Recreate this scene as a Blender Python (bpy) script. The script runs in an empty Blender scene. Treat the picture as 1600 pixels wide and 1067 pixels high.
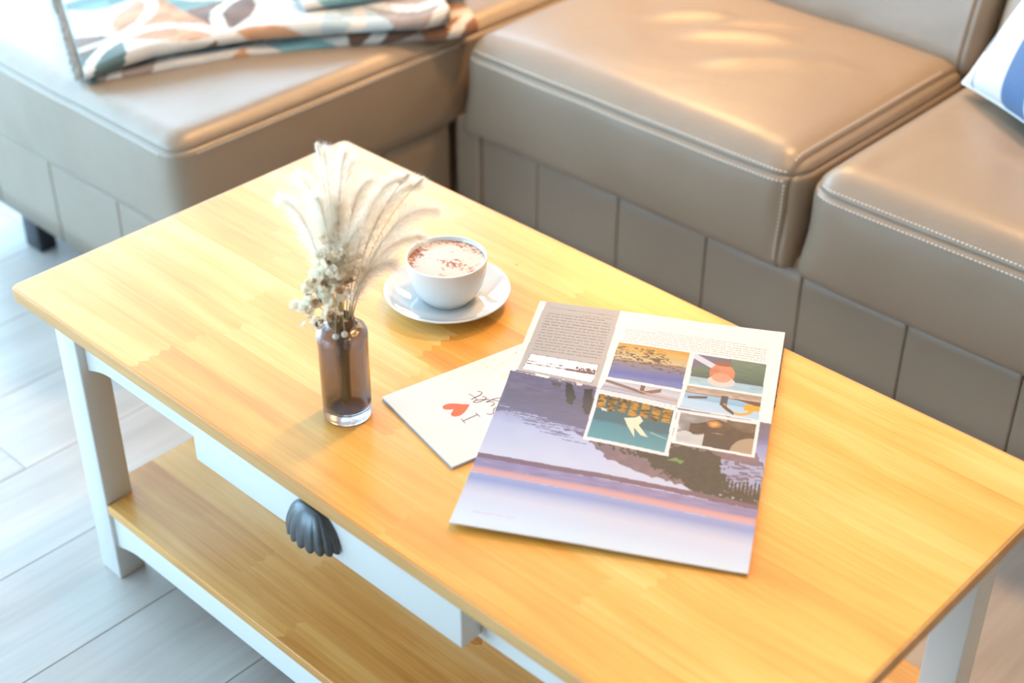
import bpy, bmesh, math, random
import numpy as np
from mathutils import Vector, Matrix

random.seed(7)
rng = np.random.default_rng(11)
C = bpy.context.scene.collection
sc = bpy.context.scene
T = 0.4624          # height of the coffee table top above the floor
L, W = 1.1347, 0.5547   # table top length (x) and depth (y)

# ------------------------------------------------------------------ camera
cam_d = bpy.data.cameras.new('camera')
cam = bpy.data.objects.new('camera', cam_d); C.objects.link(cam)
yaw, pitch, roll = 2.32617, 0.602293, 0.0021574
cy_, sy_, cp_, sp_ = math.cos(yaw), math.sin(yaw), math.cos(pitch), math.sin(pitch)
fwd = Vector((cy_*cp_, sy_*cp_, -sp_)); right = Vector((sy_, -cy_, 0)); up = right.cross(fwd)
r2 = math.cos(roll)*right + math.sin(roll)*up
u2 = -math.sin(roll)*right + math.cos(roll)*up
M = Matrix((r2, u2, -fwd)).transposed().to_4x4()
M.translation = Vector((1.53501, -0.715394, 1.0 + T))
cam.matrix_world = M
cam_d.sensor_width = 36.0
cam_d.lens = 2336.65/1600*36.0
cam_d.dof.use_dof = True
cam_d.dof.focus_distance = 1.74
cam_d.dof.aperture_fstop = 3.0
cam_d.clip_end = 60
sc.camera = cam

# ------------------------------------------------------------------ light
sc.view_settings.view_transform = 'Standard'
sc.view_settings.look = 'None'
sc.view_settings.gamma = 1
sc.view_settings.use_curve_mapping = False
sc.view_settings.exposure = 0.02
world = bpy.data.worlds.new('overcast_sky'); sc.world = world
world.use_nodes = True
bg = world.node_tree.nodes['Background']
bg.inputs[0].default_value = (0.47, 0.755, 1.0, 1)
bg.inputs[1].default_value = 8.6

def portal(loc, rot, sx, sy):
    d = bpy.data.lights.new('window_portal', 'AREA'); d.shape = 'RECTANGLE'; d.size = sx; d.size_y = sy
    d.cycles.is_portal = True
    o = bpy.data.objects.new('window_portal', d); C.objects.link(o); o.location = loc; o.rotation_euler = rot
    return o
XL, XR, YF, YB, ZC = -2.5, 3.1, -2.9, 2.05, 2.55     # inside faces of the room
WL = (-2.3, 2.0, 0.06, 2.3)     # window in the left wall: y0 y1 z0 z1
WF = (-2.2, 0.3, 0.06, 2.2)      # window in the front wall, behind the camera: x0 x1 z0 z1
portal((XL, (WL[0]+WL[1])/2, (WL[2]+WL[3])/2), (0, -math.pi/2, 0), WL[3]-WL[2], WL[1]-WL[0])
portal(((WF[0]+WF[1])/2, YF, (WF[2]+WF[3])/2), (math.pi/2, 0, 0), WF[1]-WF[0], WF[3]-WF[2])
WB = (-2.4, -1.15, 0.06, 2.3)     # window in the back wall, left of the sofa
portal(((WB[0]+WB[1])/2, YB, (WB[2]+WB[3])/2), (-math.pi/2, 0, 0), WB[1]-WB[0], WB[3]-WB[2])
def ceiling_lamp_light(loc, watts, size, col):
    d = bpy.data.lights.new('ceiling_light', 'AREA'); d.shape = 'DISK'; d.size = size
    d.energy = watts; d.color = col
    o = bpy.data.objects.new('ceiling_light', d); C.objects.link(o); o.location = loc
    return o
WARM = (1.0, 0.56, 0.22)
LAMPX, LAMPY, LAMPZ = -0.22, 1.60, T+.80        # shaded wall lamp over the back of the sofa, above the picture
ceiling_lamp_light((LAMPX, LAMPY, LAMPZ+.02), 13, 0.40, WARM)
CLAMPS = [(0.95, 0.30), (0.45, 1.50)]     # two flush ceiling lamps
for (lx, ly), w_ in zip(CLAMPS, (8, 36)): ceiling_lamp_light((lx, ly, ZC-.075), w_, 0.26, WARM)

# ------------------------------------------------------------------ helpers
def s2l(c):
    return tuple(((v/12.92) if v <= 0.04045 else ((v+0.055)/1.055)**2.4) for v in [x/255.0 for x in c])

def link(o, parent=None):
    C.objects.link(o)
    if parent is not None: o.parent = parent
    return o
def empty(name, loc=(0, 0, 0), label=None, cat=None, group=None):
    o = bpy.data.objects.new(name, None); o.empty_display_size = 0.05; C.objects.link(o); o.location = loc
    tag(o, label, cat, group); return o
def tag(o, label=None, cat=None, group=None, kind=None):
    if label: o['label'] = label
    if cat: o['category'] = cat
    if group: o['group'] = group
    if kind: o['kind'] = kind
    return o
def mesh(name, verts, faces, mat, parent=None, smooth=True):
    me = bpy.data.meshes.new(name)
    me.from_pydata([tuple(v) for v in verts], [], [tuple(f) for f in faces]); me.update()
    if mat: me.materials.append(mat)
    if smooth: me.shade_smooth()
    o = bpy.data.objects.new(name, me); return link(o, parent)
def smooth_angle(o, ang=35):
    me = o.data; me.shade_smooth()
    bm = bmesh.new(); bm.from_mesh(me)
    for e in bm.edges:
        if len(e.link_faces) == 2 and e.calc_face_angle(0) > math.radians(ang): e.smooth = False
    bm.to_mesh(me); bm.free()
    return o
def bm_obj(name, bm, mat, parent=None, ang=35):
    me = bpy.data.meshes.new(name); bmesh.ops.recalc_face_normals(bm, faces=bm.faces[:]); bm.to_mesh(me); bm.free()
    me.materials.append(mat)
    o = bpy.data.objects.new(name, me); link(o, parent)
    return smooth_angle(o, ang)
def box(name, lo, hi, mat, parent=None, bev=0.0, seg=2):
    bm = bmesh.new(); bmesh.ops.create_cube(bm, size=1)
    for v in bm.verts:
        v.co = Vector([(lo[i]+hi[i])/2 + v.co[i]*(hi[i]-lo[i]) for i in range(3)])
    if bev: bmesh.ops.bevel(bm, geom=bm.edges[:], offset=bev, segments=seg, affect='EDGES', profile=0.5)
    return bm_obj(name, bm, mat, parent, 50)
def prism(name, pts, z0, z1, mat, parent=None, bev=0.0, plane='xy', const=(0, 0)):
    """extrude outline pts; plane 'xy' goes from z0 to z1, plane 'xz' goes from y=z0 to y=z1, 'yz' from x=z0 to x=z1"""
    bm = bmesh.new()
    def P(a, b, c):
        return (a, b, c) if plane == 'xy' else ((a, c, b) if plane == 'xz' else (c, a, b))
    lo = [bm.verts.new(P(a, b, z0)) for a, b in pts]; hi = [bm.verts.new(P(a, b, z1)) for a, b in pts]
    f1 = bm.faces.new(lo); f2 = bm.faces.new(hi); n = len(pts)
    for i in range(n): bm.faces.new((lo[i], lo[(i+1) % n], hi[(i+1) % n], hi[i]))
    if bev:
        es = [e for e in bm.edges if len(e.link_faces) == 2 and (f1 in e.link_faces or f2 in e.link_faces)]
        bmesh.ops.bevel(bm, geom=es, offset=bev, segments=3, affect='EDGES', profile=0.5)
    return bm_obj(name, bm, mat, parent, 40)
def lathe(name, prof, mat, parent=None, n=64, loc=(0, 0, 0), ang=50, squeeze=None):
    vs, fs = [], []
    for r, z in prof:
        for k in range(n):
            a = 2*math.pi*k/n; vs.append((loc[0]+r*math.cos(a), loc[1]+r*math.sin(a), loc[2]+z))
    m = len(prof)
    for i in range(m-1):
        for k in range(n):
            a, b = i*n+k, i*n+(k+1) % n; fs.append((a, b, b+n, a+n))
    bm = bmesh.new(); bv = [bm.verts.new(v) for v in vs]
    for f in fs: bm.faces.new([bv[i] for i in f])
    bmesh.ops.remove_doubles(bm, verts=bm.verts[:], dist=1e-6)
    bm.faces.ensure_lookup_table()
    bad = [f for f in bm.faces if f.calc_area() < 1e-12]
    if bad: bmesh.ops.delete(bm, geom=bad, context='FACES')
    return bm_obj(name, bm, mat, parent, ang)
def tube_geo(pts, rads, n=6, vs=None, fs=None):
    if vs is None: vs, fs = [], []
    base = len(vs); pts = [Vector(p) for p in pts]
    if not hasattr(rads, '__len__'): rads = [rads]*len(pts)
    ref = Vector((0, 0, 1))
    for i, p in enumerate(pts):
        d = (pts[min(i+1, len(pts)-1)] - pts[max(i-1, 0)]).normalized()
        a = d.cross(ref if abs(d.z) < .95 else Vector((1, 0, 0))).normalized(); b = d.cross(a)
        for k in range(n):
            t = 2*math.pi*k/n; vs.append(tuple(p + rads[i]*(math.cos(t)*a + math.sin(t)*b)))
    for i in range(len(pts)-1):
        for k in range(n):
            a_, b_ = base+i*n+k, base+i*n+(k+1) % n; fs.append((a_, b_, b_+n, a_+n))
    fs.append(tuple(base+k for k in range(n))[::-1]); fs.append(tuple(base+(len(pts)-1)*n+k for k in range(n)))
    return vs, fs
def tube(name, pts, rads, mat, parent=None, n=8):
    vs, fs = tube_geo(pts, rads, n); return mesh(name, vs, fs, mat, parent)

# smooth value noise for numpy
_lat = rng.random((257, 257))
def vn(x, y, s=1.0, ox=0, oy=0):
    x = np.asarray(x, float)*s+ox; y = np.asarray(y, float)*s+oy
    xi = np.floor(x).astype(int); yi = np.floor(y).astype(int); fx = x-xi; fy = y-yi
    fx = fx*fx*(3-2*fx); fy = fy*fy*(3-2*fy)
    g = lambda a, b: _lat[np.mod(a, 256), np.mod(b, 256)]
    return (g(xi, yi)*(1-fx)+g(xi+1, yi)*fx)*(1-fy)+(g(xi, yi+1)*(1-fx)+g(xi+1, yi+1)*fx)*fy

# ------------------------------------------------------------------ materials
def new_mat(name):
    m = bpy.data.materials.new(name); m.use_nodes = True
    nt = m.node_tree; return m, nt, nt.nodes['Principled BSDF']
def plain(name, col, rough=0.5, metal=0.0, bump=0.0, bscale=200, var=0.0, coat=0.0, spec=0.5):
    m, nt, p = new_mat(name)
    p.inputs['Base Color'].default_value = (*col, 1); p.inputs['Roughness'].default_value = rough
    p.inputs['Metallic'].default_value = metal; p.inputs['Coat Weight'].default_value = coat
    p.inputs['Specular IOR Level'].default_value = spec
    tc = nt.nodes.new('ShaderNodeTexCoord'); nz = nt.nodes.new('ShaderNodeTexNoise')
    nz.inputs['Scale'].default_value = bscale; nz.inputs['Detail'].default_value = 3
    nt.links.new(tc.outputs['Object'], nz.inputs['Vector'])
    if var:
        mx = nt.nodes.new('ShaderNodeMix'); mx.data_type = 'RGBA'
        mx.inputs[6].default_value = (*[c*(1-var) for c in col], 1); mx.inputs[7].default_value = (*[min(1, c*(1+var)) for c in col], 1)
        nt.links.new(nz.outputs['Fac'], mx.inputs[0]); nt.links.new(mx.outputs[2], p.inputs['Base Color'])
    if bump:
        b = nt.nodes.new('ShaderNodeBump'); b.inputs['Strength'].default_value = bump; b.inputs['Distance'].default_value = 0.001
        nt.links.new(nz.outputs['Fac'], b.inputs['Height']); nt.links.new(b.outputs[0], p.inputs['Normal'])
    return m
def wood(name, c_dark, c_mid, c_light, axis, rough, stretch=(1.6, 26, 26), randamt=0.5, knots=True, bump=0.04, coat=0.0, grain=1.0):
    """grain runs along axis (0 = x, 1 = y); each board object gets its own tone and offset"""
    m, nt, p = new_mat(name); N = nt.nodes; K = nt.links
    tc = N.new('ShaderNodeTexCoord'); oi = N.new('ShaderNodeObjectInfo')
    off = N.new('ShaderNodeVectorMath'); off.operation = 'MULTIPLY_ADD'
    comb = N.new('ShaderNodeCombineXYZ')
    K.new(oi.outputs['Random'], comb.inputs[0]); K.new(oi.outputs['Random'], comb.inputs[1]); K.new(oi.outputs['Random'], comb.inputs[2])
    off.inputs[1].default_value = (1, 1, 1)
    mul = N.new('ShaderNodeVectorMath'); mul.operation = 'SCALE'; mul.inputs[3].default_value = 37.0
    K.new(comb.outputs[0], mul.inputs[0])
    K.new(tc.outputs['Object'], off.inputs[0]); K.new(mul.outputs[0], off.inputs[2])
    # warp for figured grain
    wz = N.new('ShaderNodeTexNoise'); wz.inputs['Scale'].default_value = 3.2; wz.inputs['Detail'].default_value = 1.5
    K.new(off.outputs[0], wz.inputs['Vector'])
    wsub = N.new('ShaderNodeVectorMath'); wsub.operation = 'MULTIPLY_ADD'
    wsub.inputs[1].default_value = (0.05, 0.05, 0.05); K.new(wz.outputs['Color'], wsub.inputs[0]); K.new(off.outputs[0], wsub.inputs[2])
    mp = N.new('ShaderNodeMapping'); s = stretch if axis == 0 else (stretch[1], stretch[0], stretch[2])
    mp.inputs['Scale'].default_value = s; K.new(wsub.outputs[0], mp.inputs['Vector'])
    g1 = N.new('ShaderNodeTexNoise'); g1.inputs['Scale'].default_value = 1.0; g1.inputs['Detail'].default_value = 6; g1.inputs['Roughness'].default_value = 0.62
    K.new(mp.outputs[0], g1.inputs['Vector'])
    mp2 = N.new('ShaderNodeMapping'); mp2.inputs['Scale'].default_value = tuple(v*(2.2 if i == axis else 9) for i, v in enumerate(s)); K.new(off.outputs[0], mp2.inputs['Vector'])
    g2 = N.new('ShaderNodeTexNoise'); g2.inputs['Scale'].default_value = 1.0; g2.inputs['Detail'].default_value = 3
    K.new(mp2.outputs[0], g2.inputs['Vector'])
    g3 = N.new('ShaderNodeTexNoise'); g3.inputs['Scale'].default_value = 5.0; g3.inputs['Detail'].default_value = 2; K.new(off.outputs[0], g3.inputs['Vector'])
    def math_(op, a, b):
        n = N.new('ShaderNodeMath'); n.operation = op
        for i, v in enumerate((a, b)):
            if hasattr(v, 'links'): K.new(v, n.inputs[i])
            else: n.inputs[i].default_value = v
        return n.outputs[0]
    f = math_('MULTIPLY', math_('SUBTRACT', g1.outputs['Fac'], .5), 1.5*grain)
    f = math_('ADD', f, math_('MULTIPLY', math_('SUBTRACT', g2.outputs['Fac'], .5), 0.55*grain))
    f = math_('ADD', f, math_('MULTIPLY', math_('SUBTRACT', g3.outputs['Fac'], .5), 0.7*grain))
    f = math_('ADD', f, math_('MULTIPLY', math_('SUBTRACT', oi.outputs['Random'], .5), randamt))
    f = math_('ADD', f, 0.5)
    cr = N.new('ShaderNodeValToRGB'); e = cr.color_ramp.elements
    e[0].position = 0.05; e[0].color = (*c_dark, 1); e[1].position = 0.95; e[1].color = (*c_light, 1)
    em = cr.color_ramp.elements.new(0.5); em.color = (*c_mid, 1)
    K.new(f, cr.inputs[0]); colout = cr.outputs[0]
    if knots:
        vo = N.new('ShaderNodeTexVoronoi'); vo.inputs['Scale'].default_value = 9.0
        K.new(off.outputs[0], vo.inputs['Vector'])
        kn = N.new('ShaderNodeMapRange'); kn.inputs[1].default_value = 0.015; kn.inputs[2].default_value = 0.034; kn.inputs[3].default_value = 0.55; kn.inputs[4].default_value = 0.0
        K.new(vo.outputs['Distance'], kn.inputs[0])
        mx = N.new('ShaderNodeMix'); mx.data_type = 'RGBA'; mx.inputs[7].default_value = (*[c*0.35 for c in c_dark], 1)
        K.new(kn.outputs[0], mx.inputs[0]); K.new(colout, mx.inputs[6]); colout = mx.outputs[2]
    K.new(colout, p.inputs['Base Color'])
    p.inputs['Roughness'].default_value = rough; p.inputs['Coat Weight'].default_value = coat; p.inputs['Coat Roughness'].default_value = 0.15
    b = N.new('ShaderNodeBump'); b.inputs['Strength'].default_value = bump; b.inputs['Distance'].default_value = 0.0008
    K.new(f, b.inputs['Height']); K.new(b.outputs[0], p.inputs['Normal'])
    return m
def attr_mat(name, rough=0.5, bump=0.0, bscale=300, coat=0.0, sheen=0.0):
    m, nt, p = new_mat(name)
    a = nt.nodes.new('ShaderNodeAttribute'); a.attribute_name = 'Col'
    nt.links.new(a.outputs['Color'], p.inputs['Base Color']); p.inputs['Roughness'].default_value = rough
    p.inputs['Coat Weight'].default_value = coat; p.inputs['Coat Roughness'].default_value = .2
    p.inputs['Sheen Weight'].default_value = sheen
    if bump:
        tc = nt.nodes.new('ShaderNodeTexCoord'); nz = nt.nodes.new('ShaderNodeTexNoise'); nz.inputs['Scale'].default_value = bscale
        b = nt.nodes.new('ShaderNodeBump'); b.inputs['Strength'].default_value = bump; b.inputs['Distance'].default_value = 0.001
        nt.links.new(tc.outputs['Object'], nz.inputs['Vector']); nt.links.new(nz.outputs['Fac'], b.inputs['Height']); nt.links.new(b.outputs[0], p.inputs['Normal'])
    return m
def set_col(o, col):
    me = o.data; at = me.color_attributes.new('Col', 'FLOAT_COLOR', 'POINT')
    c = np.ones((len(me.vertices), 4), np.float32); c[:, :3] = col
    at.data.foreach_set('color', c.ravel())

def leather(name, col, rough=0.37):
    m, nt, p = new_mat(name); N = nt.nodes; K = nt.links
    tc = N.new('ShaderNodeTexCoord')
    a = N.new('ShaderNodeTexNoise'); a.inputs['Scale'].default_value = 5; a.inputs['Detail'].default_value = 2
    K.new(tc.outputs['Object'], a.inputs['Vector'])
    mx = N.new('ShaderNodeMix'); mx.data_type = 'RGBA'
    mx.inputs[6].default_value = (*[c*0.9 for c in col], 1); mx.inputs[7].default_value = (*[c*1.1 for c in col], 1)
    K.new(a.outputs['Fac'], mx.inputs[0]); K.new(mx.outputs[2], p.inputs['Base Color'])
    v = N.new('ShaderNodeTexVoronoi'); v.inputs['Scale'].default_value = 420; K.new(tc.outputs['Object'], v.inputs['Vector'])
    w = N.new('ShaderNodeTexNoise'); w.inputs['Scale'].default_value = 16; w.inputs['Detail'].default_value = 3; K.new(tc.outputs['Object'], w.inputs['Vector'])
    b1 = N.new('ShaderNodeBump'); b1.inputs['Strength'].default_value = 0.25; b1.inputs['Distance'].default_value = 0.0006
    b2 = N.new('ShaderNodeBump'); b2.inputs['Strength'].default_value = 0.35; b2.inputs['Distance'].default_value = 0.006
    K.new(v.outputs['Distance'], b1.inputs['Height']); K.new(w.outputs['Fac'], b2.inputs['Height'])
    K.new(b2.outputs[0], b1.inputs['Normal']); K.new(b1.outputs[0], p.inputs['Normal'])
    p.inputs['Roughness'].default_value = rough
    p.inputs['Coat Weight'].default_value = 0.3; p.inputs['Coat Roughness'].default_value = 0.3
    return m

M_LEATHER = leather('taupe_leather', (0.285, 0.220, 0.160))
M_WELT = leather('leather_welt', (0.25, 0.185, 0.13))
M_STITCH = plain('stitch_thread', (0.72, 0.66, 0.58), 0.6, bump=.2)
M_TOP = wood('amber_lacquered_rubberwood', s2l((208, 138, 50)), s2l((228, 166, 74)), s2l((241, 194, 114)), 0, 0.38, randamt=0.40, coat=0.14, grain=0.95)
M_TOPEDGE = wood('darker_board_edge', s2l((176, 118, 58)), s2l((196, 140, 76)), s2l((212, 164, 104)), 0, 0.4, knots=False)
M_SHELF = wood('amber_shelf_rubberwood', s2l((196, 130, 58)), s2l((220, 162, 84)), s2l((234, 190, 124)), 0, 0.34, randamt=0.55, coat=0.3, grain=0.95)
M_FLOOR = wood('pale_oak_laminate', s2l((156, 147, 140)), s2l((184, 176, 169)), s2l((206, 200, 194)), 1, 0.30, stretch=(1.1, 14, 14), randamt=0.14, knots=False, bump=.05, grain=.7)
M_PAINT = plain('cream_white_paint', (0.68, 0.665, 0.635), 0.38, bump=.08, bscale=60)
M_WALL = plain('wall_plaster', (0.56, 0.50, 0.43), 0.85, bump=.2, bscale=90)
M_WALLB = plain('warm_wall_plaster', (0.52, 0.38, 0.25), 0.8, bump=.2, bscale=90)
M_CEIL = plain('ceiling_plaster', (0.58, 0.56, 0.54), 0.9, bump=.1, bscale=90)
M_FRAME = plain('window_frame_lacquer', (0.8, 0.8, 0.8), 0.4, bump=.05)
M_BLACK = plain('black_plastic', (0.015, 0.02, 0.028), 0.35, bump=.1)
M_CERAMIC = plain('white_glazed_porcelain', (0.66, 0.665, 0.66), 0.07, bump=.0, coat=0.5)
M_PEWTER = plain('dark_pewter', (0.10, 0.105, 0.11), 0.33, metal=0.85, bump=.15, bscale=120, var=.25)
M_PAGES = plain('paper_pages', (0.64, 0.62, 0.60), 0.6, bump=.3, bscale=900)

# ------------------------------------------------------------------ room shell
def wall(name, lo, hi, mat): return tag(box(name, lo, hi, mat), kind='structure')
fl = tag(box('floor', (XL-.1, YF-.1, -0.12), (XR+.1, YB+.1, -0.008), plain('subfloor', (.12, .11, .10), .8)), kind='structure')
PW, PL = 0.1905, 1.285
pm = {}
k0 = int(math.floor((XL-0.153)/PW)); k1 = int(math.ceil((XR-0.153)/PW))
for k in range(k0, k1):
    xa = max(0.153+k*PW, XL); xb = min(0.153+(k+1)*PW, XR)
    if xb-xa < .01: continue
    y = YF - ((k*0.437) % 1.0)*PL
    while y < YB:
        ya, yb = max(y, YF), min(y+PL, YB)
        if yb-ya > .02:
            key = (round(xb-xa, 4), round(yb-ya, 4))
            if key not in pm:
                w_, l_ = key; bm = bmesh.new(); bmesh.ops.create_cube(bm, size=1)
                for v in bm.verts: v.co = Vector((v.co.x*(w_-.0007), v.co.y*(l_-.0007), v.co.z*.008))
                bmesh.ops.bevel(bm, geom=[e for e in bm.edges if all(v.co.z > 0 for v in e.verts)], offset=.0009, segments=1, affect='EDGES')
                me = bpy.data.meshes.new('plank'); bm.to_mesh(me); bm.free(); me.materials.append(M_FLOOR); pm[key] = me
            o = bpy.data.objects.new('floor_plank', pm[key]); link(o, fl); o.location = ((xa+xb)/2, (ya+yb)/2, -.004)
        y += PL
wall('ceiling', (XL-.1, YF-.1, ZC), (XR+.1, YB+.1, ZC+.1), M_CEIL)
def wall_with_window(name, x0, x1, win, num, swap=False):
    y0, y1, z0, z1 = win
    bm = bmesh.new()
    for lo, hi in (((x0, XL if swap else YF, -.1), (x1, y0, ZC)), ((x0, y1, -.1), (x1, XR if swap else YB, ZC)), ((x0, y0, -.1), (x1, y1, z0)), ((x0, y0, z1), (x1, y1, ZC))):
        r = bmesh.ops.create_cube(bm, size=1)
        for v in r['verts']: v.co = Vector([(lo[i]+hi[i])/2+v.co[i]*(hi[i]-lo[i]) for i in range(3)])
    if swap:
        for v in bm.verts: v.co = Vector((v.co.y, v.co.x, v.co.z))
    tag(bm_obj(name, bm, M_WALL), kind='structure')
    bm = bmesh.new(); xm = (x0+x1)/2; f = .05
    n = max(2, round((y1-y0)/1.1)); bars = [((xm-.03, y0, z0), (xm+.03, y1, z0+f)), ((xm-.03, y0, z1-f), (xm+.03, y1, z1))]
    for i in range(n+1):
        yy = y0+(y1-y0)*i/n; a = max(y0, yy-f/2) if i else y0; b = a+f if i < n else y1; a = a if i < n else y1-f
        bars.append(((xm-.03, a, z0+f), (xm+.03, b, z1-f)))
    for lo, hi in bars:
        r = bmesh.ops.create_cube(bm, size=1)
        for v in r['verts']: v.co = Vector([(lo[i]+hi[i])/2+v.co[i]*(hi[i]-lo[i]) for i in range(3)])
    if swap:
        for v in bm.verts: v.co = Vector((v.co.y, v.co.x, v.co.z))
    tag(bm_obj(f'window_{num}', bm, M_FRAME), kind='structure')
wall_with_window('wall_left', XL-.12, XL, WL, 1)
wall_with_window('wall_front', YF-.12, YF, WF, 2, True)
wall_with_window('wall_back', YB, YB+.12, WB, 3, True)
wall('wall_right', (XR, YF-.1, -.1), (XR+.12, YB+.1, ZC), M_WALLB)

# pendant lamp (outside the picture, it gives the warm light on the sofa)
t = empty('wall_lamp', (LAMPX, LAMPY, LAMPZ), 'warm wall lamp with a linen shade on an arm over the sofa back', 'lamp')
M_SHADE = plain('linen_shade', (.75, .62, .45), .9, bump=.5, bscale=400)
lathe('lamp_shade', [(.165, .0), (.13, .20), (.03, .205), (.03, .203), (.128, .198), (.163, .0)], M_SHADE, t, 48)
lm_, nt_, p_ = new_mat('lamp_glass'); p_.inputs['Emission Color'].default_value = (*WARM, 1); p_.inputs['Emission Strength'].default_value = 8
for i, (lx, ly) in enumerate(CLAMPS):
    c_ = empty('ceiling_lamp', (lx, ly, ZC), ['round white ceiling lamp above the coffee table', 'round white ceiling lamp above the right seat'][i], 'lamp', 'round ceiling lamps')
    lathe('lamp_housing', [(0.0, -.001), (.15, -.001), (.15, -.055), (.142, -.06), (.137, -.055), (.137, -.05), (0, -.05)], M_FRAME, c_, 40)
    lathe('diffuser', [(0.0, -.052), (.135, -.052), (.13, -.060), (0, -.064)], lm_, c_, 40)
tube('lamp_arm', [(0, 0, .2), (0, .02, .26), (0, .10, .30), (0, YB-LAMPY-.02, .30)], .008, M_FRAME, t)
lathe('wall_rose', [(0, -.02), (.05, -.02), (.045, -.006), (0, -.004)], M_FRAME, t, 32).location = (0, 0, 0)

# ------------------------------------------------------------------ coffee table
tab = empty('coffee_table', (0, 0, 0), 'white painted coffee table with amber wooden top and shelf on the grey floor', 'table')
def rrect(x0, y0, x1, y1, r, n=6):
    pts = []
    for cx, cy, a0 in ((x1-r, y0+r, -90), (x1-r, y1-r, 0), (x0+r, y1-r, 90), (x0+r, y0+r, 180)):
        for i in range(n+1):
            a = math.radians(a0+90*i/n); pts.append((cx+r*math.cos(a), cy+r*math.sin(a)))
    return pts
TH = 0.0172
top = prism('tabletop', rrect(0, 0, L, W, .010), T-TH, T-.0006, M_TOPEDGE, tab, bev=.0022)
def staves(parent, mat, x0, x1, rows, zt, th, seed, amp=.007, teeth=.0075, notch=None):
    rd = random.Random(seed)
    for j in range(len(rows)-1):
        ya, yb = rows[j], rows[j+1]
        xs = [x0]; x = x0 - rd.random()*.25
        while True:
            x += rd.uniform(.26, .46)
            if x > x1-.09: break
            if x > x0+.09: xs.append(x)
        xs.append(x1)
        nt = max(2, round((yb-ya)/teeth))
        def end(xc, inner):
            if not inner: return [(xc, ya), (xc, yb)]
            return [(xc+(amp/2 if k % 2 else -amp/2), ya+(yb-ya)*k/nt) for k in range(nt+1)]
        for i in range(len(xs)-1):
            a = end(xs[i], i > 0); b = end(xs[i+1], i < len(xs)-2)
            cx = (xs[i]+xs[i+1])/2; cyy = (ya+yb)/2
            pts = [(px-cx, py-cyy) for px, py in b] + [(px-cx, py-cyy) for px, py in a[::-1]]
            o = prism('wood_stave', pts, -th, 0, mat, parent); o.location = (cx, cyy, zt)
rows = [.0024, .062, .118, .183, .243, .309, .362, .428, .489, W-.0024]
staves(top, M_TOP, .0031, L-.0031, [.0031] + rows[1:-1] + [W-.0031], T, .0012, 5)
LX, LY, LW, LD = .0393, .0285, .0442, .0420
for sx in (0, 1):
    for sy in (0, 1):
        xa = LX if not sx else L-LX-LW; ya = LY if not sy else W-LY-LD
        box('leg', (xa, ya, 0), (xa+LW, ya+LD, T-TH), M_PAINT, tab, .0022)
def arch(x0, x1, zt, zb, dz, run):
    """rail outline with a soft bracket at both ends"""
    pts = [(x0, zt), (x1, zt), (x1, zb-dz)]
    for i in range(7):
        t = i/6; pts.append((x1-run*t, zb-dz+dz*math.sin(t*math.pi/2)))
    for i in range(7):
        t = 1-i/6; pts.append((x0+run*t, zb-dz+dz*math.sin(t*math.pi/2)))
    out = []
    for q in pts:
        if not out or (abs(q[0]-out[-1][0])+abs(q[1]-out[-1][1])) > 1e-6: out.append(q)
    return out
xa, xb = LX+LW, L-LX-LW
prism('apron', arch(xa, xb, T-TH, T-.0935, .015, .055), .040, .058, M_PAINT, tab, bev=.001, plane='xz')
prism('apron', arch(xa, xb, T-TH, T-.0935, .015, .055), W-.058, W-.040, M_PAINT, tab, bev=.001, plane='xz')
ya, yb = LY+LD, W-LY-LD
prism('apron', arch(ya, yb, T-TH, T-.0935, .015, .055), .050, .068, M_PAINT, tab, bev=.001, plane='yz')
prism('apron', arch(ya, yb, T-TH, T-.0935, .015, .055), L-.068, L-.050, M_PAINT, tab, bev=.001, plane='yz')
ZS = T-.3265
prism('lower_rail', arch(xa, xb, ZS-.0162, T-.391, .013, .06), .0345, .052, M_PAINT, tab, bev=.001, plane='xz')
prism('lower_rail', arch(xa, xb, ZS-.0162, T-.391, .013, .06), W-.052, W-.0345, M_PAINT, tab, bev=.001, plane='xz')
prism('lower_rail', arch(ya, yb, ZS-.0162, T-.391, .013, .06), .052, .068, M_PAINT, tab, bev=.001, plane='yz')
prism('lower_rail', arch(ya, yb, ZS-.0162, T-.391, .013, .06), L-.068, L-.052, M_PAINT, tab, bev=.001, plane='yz')
g = .0008
a1, a2, b1, b2 = LX+LW+g, L-LX-LW-g, LY+LD+g, W-LY-LD-g
sxl, syl = .0455, .0290
outline = [(a1, syl), (a2, syl), (a2, b1), (L-sxl, b1), (L-sxl, b2), (a2, b2), (a2, W-syl), (a1, W-syl), (a1, b2), (sxl, b2), (sxl, b1), (a1, b1)]
shelf = prism('shelf', outline, ZS-.016, ZS-.0006, M_SHELF, tab, bev=.0018)
staves(shelf, M_SHELF, a1+.002, a2-.002, [syl+.002, .0715], ZS, .0012, 21)
staves(shelf, M_SHELF, sxl+.002, L-sxl-.002, [.0715, .128, .187, .252, .310, .371, .428, W-.0715], ZS, .0012, 12)
staves(shelf, M_SHELF, a1+.002, a2-.002, [W-.0715, W-syl-.002], ZS, .0012, 23)
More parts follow.
